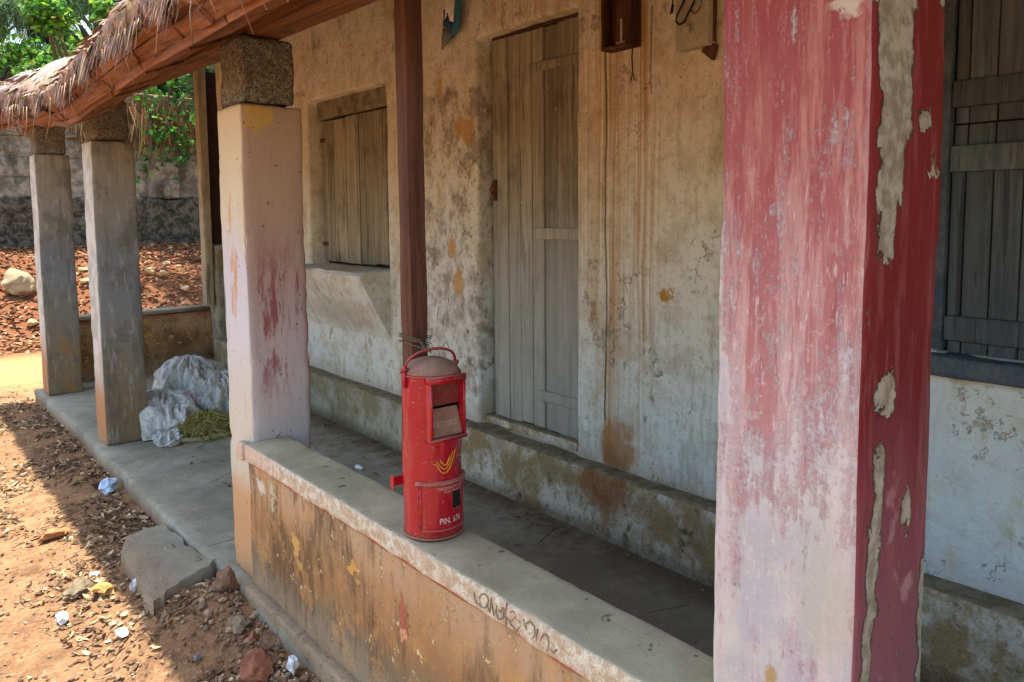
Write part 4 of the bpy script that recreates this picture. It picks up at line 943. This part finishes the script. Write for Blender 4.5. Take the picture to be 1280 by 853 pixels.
# switch box with loop of cable and rusty bracket
a = W(845, 64, .05); b = W(886, 56, .05)
sb = empty('switch_box', (XF, (a.y+b.y)/2, a.z), 'grey metal switch box with black cable loop and rusty bracket on the wall', 'switch box')
z0 = (a.z+b.z)/2; y0, y1 = b.y, a.y; z1 = z0+.30
rb('casing', m_metalbox, sb, XF-.055, XF-.004, y0, y1, z0, z1, res=.05, r=.004, amp=.001, ns=6)
p = W(860, 37, .06); rb('switch', m_metalbox, sb, XF-.078, XF-.0555, p.y-.014, p.y+.014, p.z-.014, p.z+.014, res=.012, r=.004, amp=.0, ns=3)
mb = MB()
pl = [W(858, -6, .065), W(852, 8, .07), W(846, 20, .075), W(845, 27, .075), W(849, 31, .075), W(855, 28, .075), W(861, 15, .072), W(868, 2, .068), W(866, -8, .06)]
mb.tube(pl, .0042, 8)
pl = [W(862, 12, .062), W(868, 18, .066), W(872, 14, .064), W(876, 8, .064), W(877, 2, .062), W(874, -5, .06)]; mb.tube(pl, .002, 6)
mb.build('cable', m_cable, sb)
mb = MB(); mb.tube([W(842, -5, .03), W(840, 8, .03), W(838, 18, .03), W(840, 16, .03), W(842, 6, .03)], .0032, 6); mb.build('side_cable', m_cable, sb)
p0 = W(891, 0, .02); p1 = W(890, 50, .02)
rb('bracket_bar', m_iron, sb, XF-.03, XF-.002, p1.y-.008, p1.y+.008, p1.z-.01, z1+.02, res=.06, r=.003, amp=.001, ns=6)
mb = MB(); q = [W(876, 64, .03), W(889, 75, .03), W(893, 56, .03), W(885, 50, .03)]; V = [Vector(v) for v in q]+[Vector(v)+Vector((.024, 0, 0)) for v in q]; mb.add(V, [(0, 1, 2, 3), (7, 6, 5, 4), (0, 4, 5, 1), (1, 5, 6, 2), (2, 6, 7, 3), (3, 7, 4, 0)]); mb.build('bracket_foot', m_iron, sb)
# blue folded sheet hanging by the post
bh = empty('hanging_banner', W(558, 40, .03), 'torn blue and white printed sheet hanging on the wall above the worn strip', 'banner')
def sheet(pp, name, mat, dx, ph=0.):
    V = []; F = []
    for (l, r) in pp:
        for k in range(4):
            x = l[0]+(r[0]-l[0])*k/3; y = l[1]+(r[1]-l[1])*k/3; q = W(x, y, dx+.006*math.sin(k*1.7+y*.13+ph)); V.append(q)
    n = len(pp)
    for i in range(n-1):
        for k in range(3): F.append((i*4+k, i*4+k+1, i*4+k+5, i*4+k+4))
    o = meshobj(name, V, F, mat, bh, True); sm = o.modifiers.new('thick', 'SOLIDIFY'); sm.thickness = .003; return o
m_bl = simple('dark_blue_print', (28, 58, 84), (36, 72, 98), 40, .6, .002); m_lb = simple('teal_print', (44, 104, 128), (60, 120, 140), 40, .6, .002); m_pr = simple('grey_blue_print', (110, 110, 120), (140, 136, 140), 90, .7, .002)
sheet([((557, -25), (571, -25)), ((556, 0), (569, 2)), ((557, 14), (568, 14)), ((556, 24), (567, 28))], 'white_panel', simple('dirty_white_print', (232, 226, 212), (206, 198, 182), 30, .8, .002), .036)
sheet([((569, -25), (580, -25)), ((569, 0), (577, 4)), ((568, 14), (576, 18)), ((567, 28), (574, 34)), ((565, 42), (571, 42)), ((564, 47), (566, 48))], 'teal_edge', m_lb, .036, 1)
sheet([((555, 12), (557.5, 14)), ((555, 24), (567, 28)), ((554, 33), (566.5, 40))], 'blue_band', m_bl, .034, 2)
sheet([((554, 34), (566.5, 40)), ((553, 46), (563, 49)), ((552, 62), (554, 62))], 'printed_tail', m_pr, .030, 3)

# ------------------------------------------------------------------ broken slab by the floor edge
poly = [(152, 676), (160, 667), (176, 660), (205, 655), (222, 668), (240, 688), (272, 702), (262, 711), (238, 722), (212, 738), (190, 752), (178, 738), (170, 716), (158, 694)]
def slab(name, poly, z, th, mat, label, cat, dz=(0, 0)):
    P = [onz(x, y, z) for x, y in poly]; c = sum(P, Vector())/len(P)
    Q = []
    for i in range(len(P)):
        a, b = P[i], P[(i+1) % len(P)]
        for k in range(3): Q.append(a+(b-a)*k/3+Vector((jit(.012), jit(.012), 0)))
    V = []; F = []; rings = [(1.0, -th), (1.02, -th*.5), (1.0, -.018), (.96, 0), (.7, .004), (.4, .006), (.15, .004)]
    for s_, dz_ in rings:
        for q in Q:
            p = c+(q-c)*s_; V.append((p.x, p.y, z+dz_+.010*fbm((p.x*9, p.y*9, 2))+dz[0]*(p.x-c.x)+dz[1]*(p.y-c.y)))
    n = len(Q)
    for j in range(len(rings)-1):
        for i in range(n): F.append((j*n+i, j*n+(i+1) % n, (j+1)*n+(i+1) % n, (j+1)*n+i))
    F.append(tuple(range((len(rings)-1)*n, len(rings)*n))); F.append(tuple(range(n))[::-1])
    o = meshobj(name, V, F, mat, None, True, origin=(c.x, c.y, z-th)); shade_auto(o, 45); return tag(o, label, cat)
slab('broken_slab', poly, -.016, .14, m_floor, 'broken cement slab lying against the verandah floor edge', 'slab', (.05, 0))

# ------------------------------------------------------------------ stones
def rock(name, p, s, sq, col, seed, label, cat, group=None, flat=.4):
    bm = bmesh.new(); bmesh.ops.create_icosphere(bm, subdivisions=4, radius=1)
    rs = random.Random(seed); planes = [(Vector((rs.uniform(-1, 1), rs.uniform(-1, 1), rs.uniform(-1, 1))).normalized(), rs.uniform(.5, .8)) for _ in range(14)]
    for v in bm.verts:
        q = v.co.copy()
        for nn, d in planes:
            e = q.dot(nn)-d
            if e > 0: q -= nn*e*.9
        q *= 1+.20*fbm(q*2.4+Vector((seed, 0, 0)), 1, 5)
        v.co = Vector((q.x*s*sq[0], q.y*s*sq[1], q.z*s*sq[2]))
    zmin = min(v.co.z for v in bm.verts)
    for v in bm.verts: v.co.z -= zmin*(1-flat)
    rot = Matrix.Rotation(rs.uniform(0, 6.28), 4, 'Z'); bmesh.ops.transform(bm, matrix=rot, verts=bm.verts)
    me = bpy.data.meshes.new(name); bm.to_mesh(me); bm.free(); me.materials.append(m_stone)
    a = me.color_attributes.new('Col', 'FLOAT_COLOR', 'POINT')
    for i, v in enumerate(me.vertices): k = .85+.3*fbm(v.co*20/max(s, .01)*.1); a.data[i].color = tuple(c*k for c in lin(col)[:3])+(1,)
    o = bpy.data.objects.new(name, me); o.location = (p[0], p[1], p[2]); link(o); shade_auto(o, 30); return tag(o, label, cat, group)
def gp(px, py):   # pixel on the uneven ground
    z = -.12
    for _ in range(12): p = onz(px, py, z); z = .5*z+.5*gz(p.x, p.y)
    return Vector((p.x, p.y, gz(p.x, p.y)))
LAT = (132, 100, 78); LAT2 = (140, 92, 68); GRY = (140, 122, 100)
rock('rubble_stone', gp(285, 738), .055, (1, .9, 1.0), LAT, 3, 'rounded red-brown stone wedged against the foot of the pink pillar', 'stone')
rock('rubble_stone', gp(300, 785), .05, (1, .9, .75), GRY, 4, 'grey-brown lump of rubble beside the low wall step', 'stone')
rock('brick_lump', gp(320, 845), .075, (1.25, .85, .6), LAT2, 5, 'large broken red brick lying beside the low wall step', 'brick')
rock('rubble_stone', gp(296, 722), .028, (1, 1, 1), (190, 160, 112), 6, 'small yellow pebble on top of rubble by the pillar foot', 'stone')
rock('rubble_stone', gp(348, 808), .04, (1.2, .9, .5), (150, 120, 98), 7, 'flat tilted chip of plaster among rubble by the wall', 'stone')
rock('rubble_stone', gp(335, 812), .04, (1, .8, .7), LAT, 8, 'angular red stone just above the broken brick', 'stone')
rock('rubble_stone', gp(317, 800), .03, (.6, 1.2, .8), (158, 106, 84), 9, 'narrow reddish shard standing beside the wall step', 'stone')
rock('field_stone', gp(100, 742), .075, (1.5, .8, .5), (132, 118, 96), 10, 'low grey stone in the sunlit leaf litter', 'stone', flat=.4)
rock('clay_lump', gp(66, 672), .065, (1.3, .9, .5), (176, 116, 76), 11, 'smooth orange clay lump at the edge of the shade', 'stone', flat=.4)
rock('boulder', (lambda p: (p.x, 12.0, gz(p.x, 12.0)-.08))(ony(24, 360, 12.0)),   .26, (1.0, .9, .95), (164, 146, 114), 12, 'pale pitted boulder on the sunlit bank below the compound wall', 'boulder', flat=.15)
rock('rubble_stone', Vector((1.60, 3.76, 0)), .055, (.8, 1, 1.5), (150, 130, 112), 13, 'upright grey stone lump on the verandah floor behind the pink pillar', 'stone', flat=0)
for i, (px, py, s_) in enumerate(((232, 385, .05), (205, 375, .06), (190, 372, .07), (210, 360, .05), (215, 340, .035), (225, 350, .035), (62, 395, .05), (75, 352, .06), (105, 362, .05), (108, 375, .05), (40, 402, .06))):
    y = 11.6+((390-py)*.035); p = ony(px, py, y); rock('pale_stone', (p.x, y, gz(p.x, y)-.01), s_*1.3, (1.2, 1, .7), (206, 176, 132), 30+i, 'pale stone lying on the red earth bank', 'stone', 'pale stones on the red earth bank', flat=.3)
for i, (px, py, s_, lab) in enumerate(((214, 686, .028, 'crumbled cement chunk in the crack between slab and verandah floor'), (228, 694, .022, 'small cement crumb at the corner of the broken slab'), (246, 700, .026, 'cement fragment wedged where the slab meets the floor edge'), (232, 745, .03, 'half-buried brown stone in front of the broken slab'), (262, 768, .024, 'small half-buried stone between the slab and the rubble'), (345, 828, .03, 'flat laterite chip beside the broken red brick'), (283, 806, .022, 'small brown stone below the grey-brown rubble lump'))):
    p = onz(px, py, -.01) if i < 3 else gp(px, py); rock('cement_chunk' if i < 3 else 'half_buried_stone', (p.x, p.y, p.z-(.008 if i > 2 else .012)), s_, (1.2, .9, .6), (146, 138, 118) if i < 3 else (128, 98, 76), 70+i, lab, 'rubble' if i < 3 else 'stone')
# pebbles: countless
mb = MB(); ico = None
bm = bmesh.new(); bmesh.ops.create_icosphere(bm, subdivisions=1, radius=1); IV = [v.co.copy() for v in bm.verts]; IF = [tuple(v.index for v in f.verts) for f in bm.faces]; bm.free()
def pebble(p, s, col):
    R = Matrix.Rotation(random.uniform(0, 6.3), 3, 'Z') @ Matrix.Rotation(random.uniform(0, 6.3), 3, 'X'); sq = Vector((random.uniform(.7, 1.3), random.uniform(.6, 1), random.uniform(.4, .8)))
    mb.add([p+R @ Vector((v.x*sq.x*s, v.y*sq.y*s, v.z*sq.z*s))*random.uniform(.85, 1.15) for v in IV], IF, tuple(lin(col)))
PC = [(132, 102, 78), (112, 86, 66), (150, 122, 96), (128, 112, 92), (166, 142, 112)]
for i in range(2600):
    x = random.uniform(-.1, 1.0); y = random.uniform(1.7, 8.5)**1.0
    if y > 4 and random.random() < .4: continue
    pebble(Vector((x, y, gz(x, y)+.002)), random.choice((.004, .006, .008, .011)), random.choice(PC))
for i in range(420):
    x = random.gauss(.92, .06); y = random.uniform(1.7, 3.15)
    if x > 1.0: continue
    pebble(Vector((x, y, gz(x, y)+.006)), random.choice((.004, .007, .01, .016)), random.choice(PC))
for i in range(900):
    y = random.uniform(10.6, 13.9); x = random.uniform(.6, 4.2); pebble(Vector((x, y, gz(x, y)+.005)), random.choice((.012, .02, .03)), random.choice([(176, 136, 96), (196, 160, 116), (130, 84, 58), (150, 100, 70)]))
for i in range(420):    # grit swept along the plinth foot and floor edge
    if i % 2: x = XP-abs(random.gauss(0, .05))-.01; y = random.uniform(.8, 5)
    else: x = random.uniform(1.25, 2.3); y = random.uniform(.8, 5)
    pebble(Vector((x, y, .003)), random.choice((.002, .003, .004, .006)), random.choice([(120, 104, 80), (150, 138, 112), (90, 70, 50)]))
tag(mb.build('pebbles', m_stone, None, False, cols=True), 'scattered pebbles and grit on the red earth', 'gravel', kind='stuff')
# leaf litter
mb = MB()
LC = [(150, 120, 88), (186, 158, 118), (130, 98, 70), (112, 84, 62), (204, 182, 142), (96, 74, 56), (140, 116, 90), (120, 100, 78)]
def dryleaf(p, L, w, col, tilt=.35):
    a = random.uniform(0, 6.283); R = Matrix.Rotation(a, 3, 'Z') @ Matrix.Rotation(jit(tilt), 3, 'X') @ Matrix.Rotation(jit(tilt), 3, 'Y'); cu = random.uniform(-.15, .5)
    V = []
    for i in range(5):
        t_ = i/4; ww = w*math.sin(math.pi*(.08+.84*t_))**.8; zc_ = cu*L*(4*(t_-.5)**2)*.4
        V += [p+R @ Vector(((t_-.5)*L, -ww, zc_+ww*.35)), p+R @ Vector(((t_-.5)*L, 0, zc_)), p+R @ Vector(((t_-.5)*L, ww, zc_+ww*.35))]
    F = []
    for i in range(4): F += [(3*i, 3*i+3, 3*i+4, 3*i+1), (3*i+1, 3*i+4, 3*i+5, 3*i+2)]
    mb.add(V, F, tuple(lin(col)))
for i in range(15000):
    x = random.uniform(-.2, 1.0) if i % 4 else random.gauss(.88, .08); y = random.uniform(1.7, 8.2)
    if x > .98 or fbm((x*2.2, y*1.6, 8)) < -.05+.3*random.random()-.12: continue
    if y > 8.0: continue
    dryleaf(Vector((x, y, gz(x, y)+.006)), random.uniform(.012, .05), random.uniform(.003, .011), random.choice(LC), .6)
for i in range(4200):
    y = random.uniform(10.4, 13.9); x = random.uniform(.4, 4.6); dryleaf(Vector((x, y, gz(x, y)+.012)), random.uniform(.04, .10), random.uniform(.010, .024), random.choice([(170, 128, 90), (198, 164, 122), (136, 94, 66), (110, 76, 54), (146, 102, 72), (126, 86, 60)]))
for i in range(130):
    x = random.uniform(1.3, XP-.02); y = random.uniform(2.4, 5)
    dryleaf(Vector((x, y, .006)), random.uniform(.02, .05), random.uniform(.004, .009), random.choice([(120, 96, 66), (150, 130, 100), (90, 72, 50)]))
for i in range(90):   # twigs
    x = random.uniform(.0, 1.0); y = random.uniform(1.8, 6); a = random.uniform(0, 6.3); L = random.uniform(.04, .14); z = gz(x, y)+.008
    mb.tube([(x, y, z), (x+L*.5*math.cos(a), y+L*.5*math.sin(a), z+.006), (x+L*math.cos(a+.2), y+L*math.sin(a+.2), z)], [.002, .0018, .0012], 4, col=tuple(lin((110, 82, 60))))
tag(mb.build('leaf_litter', m_dryleaf, None, False, cols=True), 'dry brown leaf litter and twigs scattered over the red earth', 'leaf litter', kind='stuff')

# ------------------------------------------------------------------ litter: crumpled bits, each its own
def crumple(name, p, s, mat, label, seed, sq=(1, 1, .6), cat='litter'):
    rs = random.Random(seed); bm = bmesh.new(); bmesh.ops.create_icosphere(bm, subdivisions=2, radius=1)
    for v in bm.verts:
        q = v.co*(1+.55*fbm(v.co*1.6+Vector((seed, 1, 2)), 1, 3)+rs.uniform(-.14, .14)); v.co = Vector((q.x*s*sq[0], q.y*s*sq[1], q.z*s*sq[2]))
    zm = min(v.co.z for v in bm.verts)
    for v in bm.verts: v.co.z -= zm
    me = bpy.data.meshes.new(name); bm.to_mesh(me); bm.free(); me.materials.append(mat); o = bpy.data.objects.new(name, me); o.location = p; o.rotation_euler[2] = rs.uniform(0, 6); link(o); return tag(o, label, cat)
crumple('plastic_wrapper', gp(136, 617), .05, m_bluep, 'crumpled pale blue wrapper beside the verandah floor edge', 1, (1, .9, .8))
crumple('foil_scrap', gp(122, 612), .035, simple('dark_red_foil', (84, 40, 34), (60, 34, 30), 60, .5, .002), 'dark red foil scrap touching the pale blue wrapper', 2, (1, .5, .5))
crumple('paper_scrap', gp(169, 741), .022, m_paper, 'small white paper scrap beside the broken slab', 3, (.9, .6, 1.3))
crumple('plastic_scrap', gp(119, 722), .018, m_paper, 'small round white cap next to the grey stone in the sun', 4, (1, 1, .7))
crumple('crumpled_leaf', gp(130, 744), .04, simple('yellow_dry_leaf', (196, 152, 86), (166, 122, 70), 60, .8, .003), 'curled yellow leaf next to the grey stone in the sun', 5, (1.2, .8, .6), 'leaf')
crumple('plastic_cup', gp(78, 780), .03, m_paper, 'crushed white cup in the sunlit leaf litter', 6, (1.1, .7, .6))
crumple('paper_scrap', gp(153, 795), .028, m_paper, 'white paper scrap in the sun near the shade edge', 7, (1.2, .8, .5))
crumple('paper_scrap', gp(366, 846), .024, m_paper, 'white paper scrap between the red brick and the wall step', 8, (.7, .7, 1.3))
crumple('metal_scrap', gp(247, 826), .014, simple('grey_metal_cap', (130, 138, 150), (100, 106, 116), 60, .4, .001, metal=.5), 'small grey cap in the leaf litter by the rubble', 9, (1, 1, .7))
p = onz(846, 800, 0); crumple('blue_scrap', Vector((1.30, 1.075, 0)), .035, m_bluebit, 'blue plastic scrap on the verandah floor behind the low wall', 10, (.7, .6, 1.2))
p = onz(449, 587, 0); crumple('paper_scrap', Vector((p.x, p.y, 0)), .022, m_paper, 'white paper scrap on the verandah floor near the pink pillar', 11, (1.5, .7, .5))

# ------------------------------------------------------------------ sack with cut grass
sk = empty('sack', (1.62, 5.3, 0), 'torn grey-white plastic sack spilling yellow-green cut grass', 'sack')
def heap(cx, cy, rx, ry, h, seed, name, mat, pw=1.3, fold=.16, lean=(0, 0), yaw=0.):
    V = []; F = []; nr, ns2 = 34, 120
    for j in range(nr+1):
        t_ = j/nr
        for i in range(ns2):
            a = 2*math.pi*i/ns2; e = 1+.34*fbm((math.cos(a)*1.6+seed, math.sin(a)*1.6, 0), 1, 3)
            rr = math.sin(t_*math.pi/2)*e if True else t_
            zz = h*max(0, math.cos(t_*math.pi/2))**pw
            x, y = rx*rr*math.cos(a), ry*rr*math.sin(a)
            q = Vector((math.cos(a), math.sin(a), t_*1.2)); nz_ = fbm(q*1.1+Vector((seed*3, 0, 0)), 1, 2)
            pl_ = abs(math.sin(a*1.5+seed+5.0*nz_+t_*2.2))**.6; pl2 = abs(math.sin(a*3+seed*2+6*fbm(q*1.5+Vector((0, seed, 5)), 1, 2)-t_*4))**.7
            rid = 1-abs(fbm(q*2.2+Vector((0, 0, seed*2)), 1, 2))*3
            d = fold*(pl_*.75+pl2*.35+max(rid, -.5)*.25-.5)*min(1, t_*2.2+.15)*min(1, (1-t_)*4+.3)
            nrm = Vector((x/rx*.9, y/ry*.9, .55)).normalized()
            p = Vector((x+lean[0]*zz, y+lean[1]*zz, zz))+nrm*d*.35
            c_, s_ = math.cos(yaw), math.sin(yaw)
            V.append((cx+p.x*c_-p.y*s_, cy+p.x*s_+p.y*c_, max(.002, p.z)))
    for j in range(nr):
        for i in range(ns2): F.append((j*ns2+i, (j+1)*ns2+i, (j+1)*ns2+(i+1) % ns2, j*ns2+(i+1) % ns2))
    return meshobj(name, V, F, mat, sk, True)
heap(1.66, 5.58, .20, .30, .42, 2, 'sack_body', m_cloth, 1.0, .22, (.1, .15), .3)
heap(1.43, 5.30, .17, .24, .26, 5, 'sack_flap', m_cloth, 1.0, .22, (0, .3), .2)
heap(1.80, 5.32, .17, .25, .33, 7, 'sack_flap', m_cloth, 1.0, .22, (0, .2), -.1)
heap(1.36, 5.02, .085, .06, .075, 9, 'sack_flap', m_cloth, .9, .14, (0, .2), .5)
heap(1.58, 5.08, .15, .11, .11, 11, 'grass_core', simple('dark_grass', (92, 84, 40), (116, 104, 54), 40, .9, .01), 1.0, .1)  # darker grass colour below the loose stalks
mb = MB(); GC = [(176, 164, 88), (196, 186, 116), (146, 142, 70), (122, 124, 62), (206, 196, 136), (160, 142, 86)]
for i in range(2800):
    a = random.uniform(0, 6.283); r = random.random()**.6*(1+.15*math.sin(3*a)); x = 1.58+.165*r*math.cos(a); y = 5.07+.13*r*math.sin(a); z = .12*math.sqrt(max(0, 1-r*r))+.012+jit(.012)
    b = random.uniform(0, 6.283); L = random.uniform(.03, .085)
    mb.tube([(x, y, max(.006, z)), (x+L*.5*math.cos(b), y+L*.5*math.sin(b), max(.008, z+jit(.03))), (x+L*math.cos(b+jit(.8)), y+L*math.sin(b+jit(.8)), max(.004, z-.02+jit(.03)))], [.0024, .0022, .0014], 4, False, col=tuple(lin(random.choice(GC))))
tag(mb.build('cut_grass', m_straw, sk, True, cols=True), kind='stuff')
mb = MB(); mb.tube([(1.35, 5.0, .02), (1.5, 4.94, .015), (1.68, 4.93, .018), (1.78, 4.97, .03)], [.014, .016, .014, .010], 8, col=tuple(lin((170, 160, 120)))); mb.build('rolled_stalk', m_straw, sk, True, cols=True)
heap(1.53, 5.24, .05, .05, .27, 13, 'pink_rag', simple('faded_pink_cloth', (190, 150, 154), (164, 120, 126), 40, .9, .003), 1.2, .06)

# ------------------------------------------------------------------ creepers on the compound wall
def leafquad(mb, p, L, w, col, down=.5):
    d = Vector((jit(1), jit(1), -down+jit(.6))).normalized(); s_ = d.cross(Vector((jit(1), jit(1), jit(1)))).normalized(); n_ = d.cross(s_)
    mb.add([p, p+d*L*.35+s_*w, p+d*L, p+d*L*.35-s_*w, p+d*L*.5+n_*w*.25], [(0, 1, 4), (1, 2, 4), (2, 3, 4), (3, 0, 4)], col)
def g(base, k=.35): return tuple(max(0, c*random.uniform(1-k, 1+k)) for c in lin(base)[:3])+(1,)
def creeper(strands, label, dens=70, yy=13.85):
    p0 = ony(strands[0][0][0], strands[0][0][1], yy); e = empty('creeper', p0, label, 'plant', 'creepers hanging over the compound wall')
    st = MB(); lf = MB()
    for s_ in strands:
        pts = [ony(x, y, yy+jit(.08)) for x, y in s_]; st.tube(pts, [.018-.010*i/len(pts) for i in range(len(pts))], 6)
        for i in range(len(pts)-1):
            for k in range(dens):
                q = pts[i]+(pts[i+1]-pts[i])*random.random(); w_ = .11+.05*random.random()
                q = q+Vector((random.gauss(0, w_), jit(.14)-.05, random.gauss(0, .10)))
                leafquad(lf, q, random.uniform(.07, .13), random.uniform(.03, .05), g(random.choice([(74, 128, 46), (54, 104, 42), (104, 156, 62), (40, 84, 40)])))
    st.build('stem', m_bark, e, True); tag(lf.build('foliage', m_leaf, e, cols=True), kind='stuff')
creeper([[(250, 55), (222, 80), (212, 110), (208, 150), (206, 178)], [(212, 110), (226, 140), (232, 170), (236, 196)], [(208, 150), (222, 190), (228, 205)]], 'leafy green creeper hanging in front of the blocks of the compound wall', 26)
creeper([[(168, 60), (176, 100), (186, 140), (184, 180)], [(186, 140), (190, 190), (182, 226)]], 'thin creeper with a low leafy tip on the compound wall', 22)
creeper([[(150, 62), (190, 66), (245, 62), (262, 80)], [(200, 60), (214, 84), (236, 96)]], 'dense creeper mass along the top of the compound wall', 40, 13.95)
# dried creeper mat on the wall top band
mb = MB()
for i in range(900):
    x = random.uniform(2.6, 4.9); z = random.uniform(2.78, 3.35); leaflet(mb, (x, 13.98+jit(.06), z), (jit(.3), -.1, -1), random.uniform(.15, .4), random.uniform(.006, .014), .1, g(random.choice([(150, 120, 84), (186, 156, 108), (112, 80, 56), (92, 66, 46)]), .25), side=(1, 0, 0))
tag(mb.build('dry_creeper', m_straw, None, cols=True), 'dry brown creeper strands matted over the wall top', 'plant', kind='stuff')

# ------------------------------------------------------------------ trees beyond the wall
def tree(x, y, z0, h, spread, seed, cols, label, n=5200, L=.22, w=.07, feather=False, lean=(0, 0), clumps=26):
    random.seed(seed); e = empty('tree', (x, y, z0), label, 'tree', 'trees beyond the compound wall')
    tr = MB(); top = Vector((x+lean[0], y+lean[1], z0+h*.75)); base = Vector((x, y, z0)); mid = base.lerp(top, .5)+Vector((jit(.3), jit(.3), 0))
    tr.tube([base, base.lerp(mid, .5), mid, mid.lerp(top, .5), top], [.22, .18, .14, .10, .05], 9)
    cs = []
    for i in range(clumps):
        a = random.uniform(0, 6.28); r = spread*random.random()**.6; zc_ = z0+h*random.uniform(.28, 1.0); c = Vector((x+lean[0]*.6+r*math.cos(a), y+lean[1]*.6+r*math.sin(a)*.8, zc_)); cs.append((c, random.uniform(.35, .8)*spread*.45))
        s_ = base.lerp(top, max(.2, min(.95, (zc_-z0)/h*.8))); m_ = s_.lerp(c, .5)+Vector((jit(.2), jit(.2), .2)); tr.tube([s_, m_, c], [.06, .04, .015], 6)
    tr.build('trunk', m_bark, e, True); lf = MB()
    for i in range(n):
        c, r = random.choice(cs); v = Vector((random.gauss(0, 1), random.gauss(0, 1), random.gauss(0, .8))); p = c+v.normalized()*r*random.random()**.45
        if feather: leaflet(lf, p, (jit(1), jit(1), -.4+jit(.7)), L*random.uniform(.7, 1.6), w*random.uniform(.5, 1.2), .6, g(random.choice(cols)))
        else: leafquad(lf, p, L*random.uniform(.6, 1.3), w*random.uniform(.7, 1.2), g(random.choice(cols)), .3)
    tag(lf.build('crown', m_leaf, e, cols=True), kind='stuff')
BR = [(116, 164, 60), (146, 190, 84), (88, 136, 50), (70, 112, 44)]; DK = [(82, 112, 66), (100, 130, 82), (64, 92, 56), (124, 148, 104)]
tree(3.3, 18.5, .6, 5.6, 1.5, 101, BR, 'bright yellow-green broadleaf tree behind the thatch eave', 9000, .15, .055, clumps=30)
tree(4.6, 20.5, .6, 7.6, 1.9, 102, DK, 'feathery grey-green tree with drooping foliage behind the bright tree', 14000, .30, .010, True, clumps=34)
tree(2.0, 20.5, .6, 7.6, 1.7, 103, DK, 'tall thin-leaved grey-green tree at the edge of the yard', 12000, .28, .011, True, clumps=30)
tree(6.6, 19.5, .6, 6.0, 1.9, 104, [(62, 104, 48), (84, 128, 56), (48, 84, 44)], 'dark green broadleaf tree above the creepers', 8000, .16, .06, clumps=30)
tree(1.6, 26, .6, 9.5, 2.8, 105, BR, 'pale sunlit tree far behind the compound wall', 11000, .24, .09, clumps=36)
tree(6.3, 27, .6, 10.0, 3.0, 106, BR, 'large light-green tree far behind the grey-green tree', 12000, .24, .09, clumps=36)
tree(6.3, 12.6, .3, 8.2, 2.6, 107, DK, 'unseen grey-green tree overhanging the earth bank, added for its dappled shade', 7000, .26, .05, lean=(-2.2, -.2), clumps=26)  # out-of-view tree, added so that its crown dapples the bank
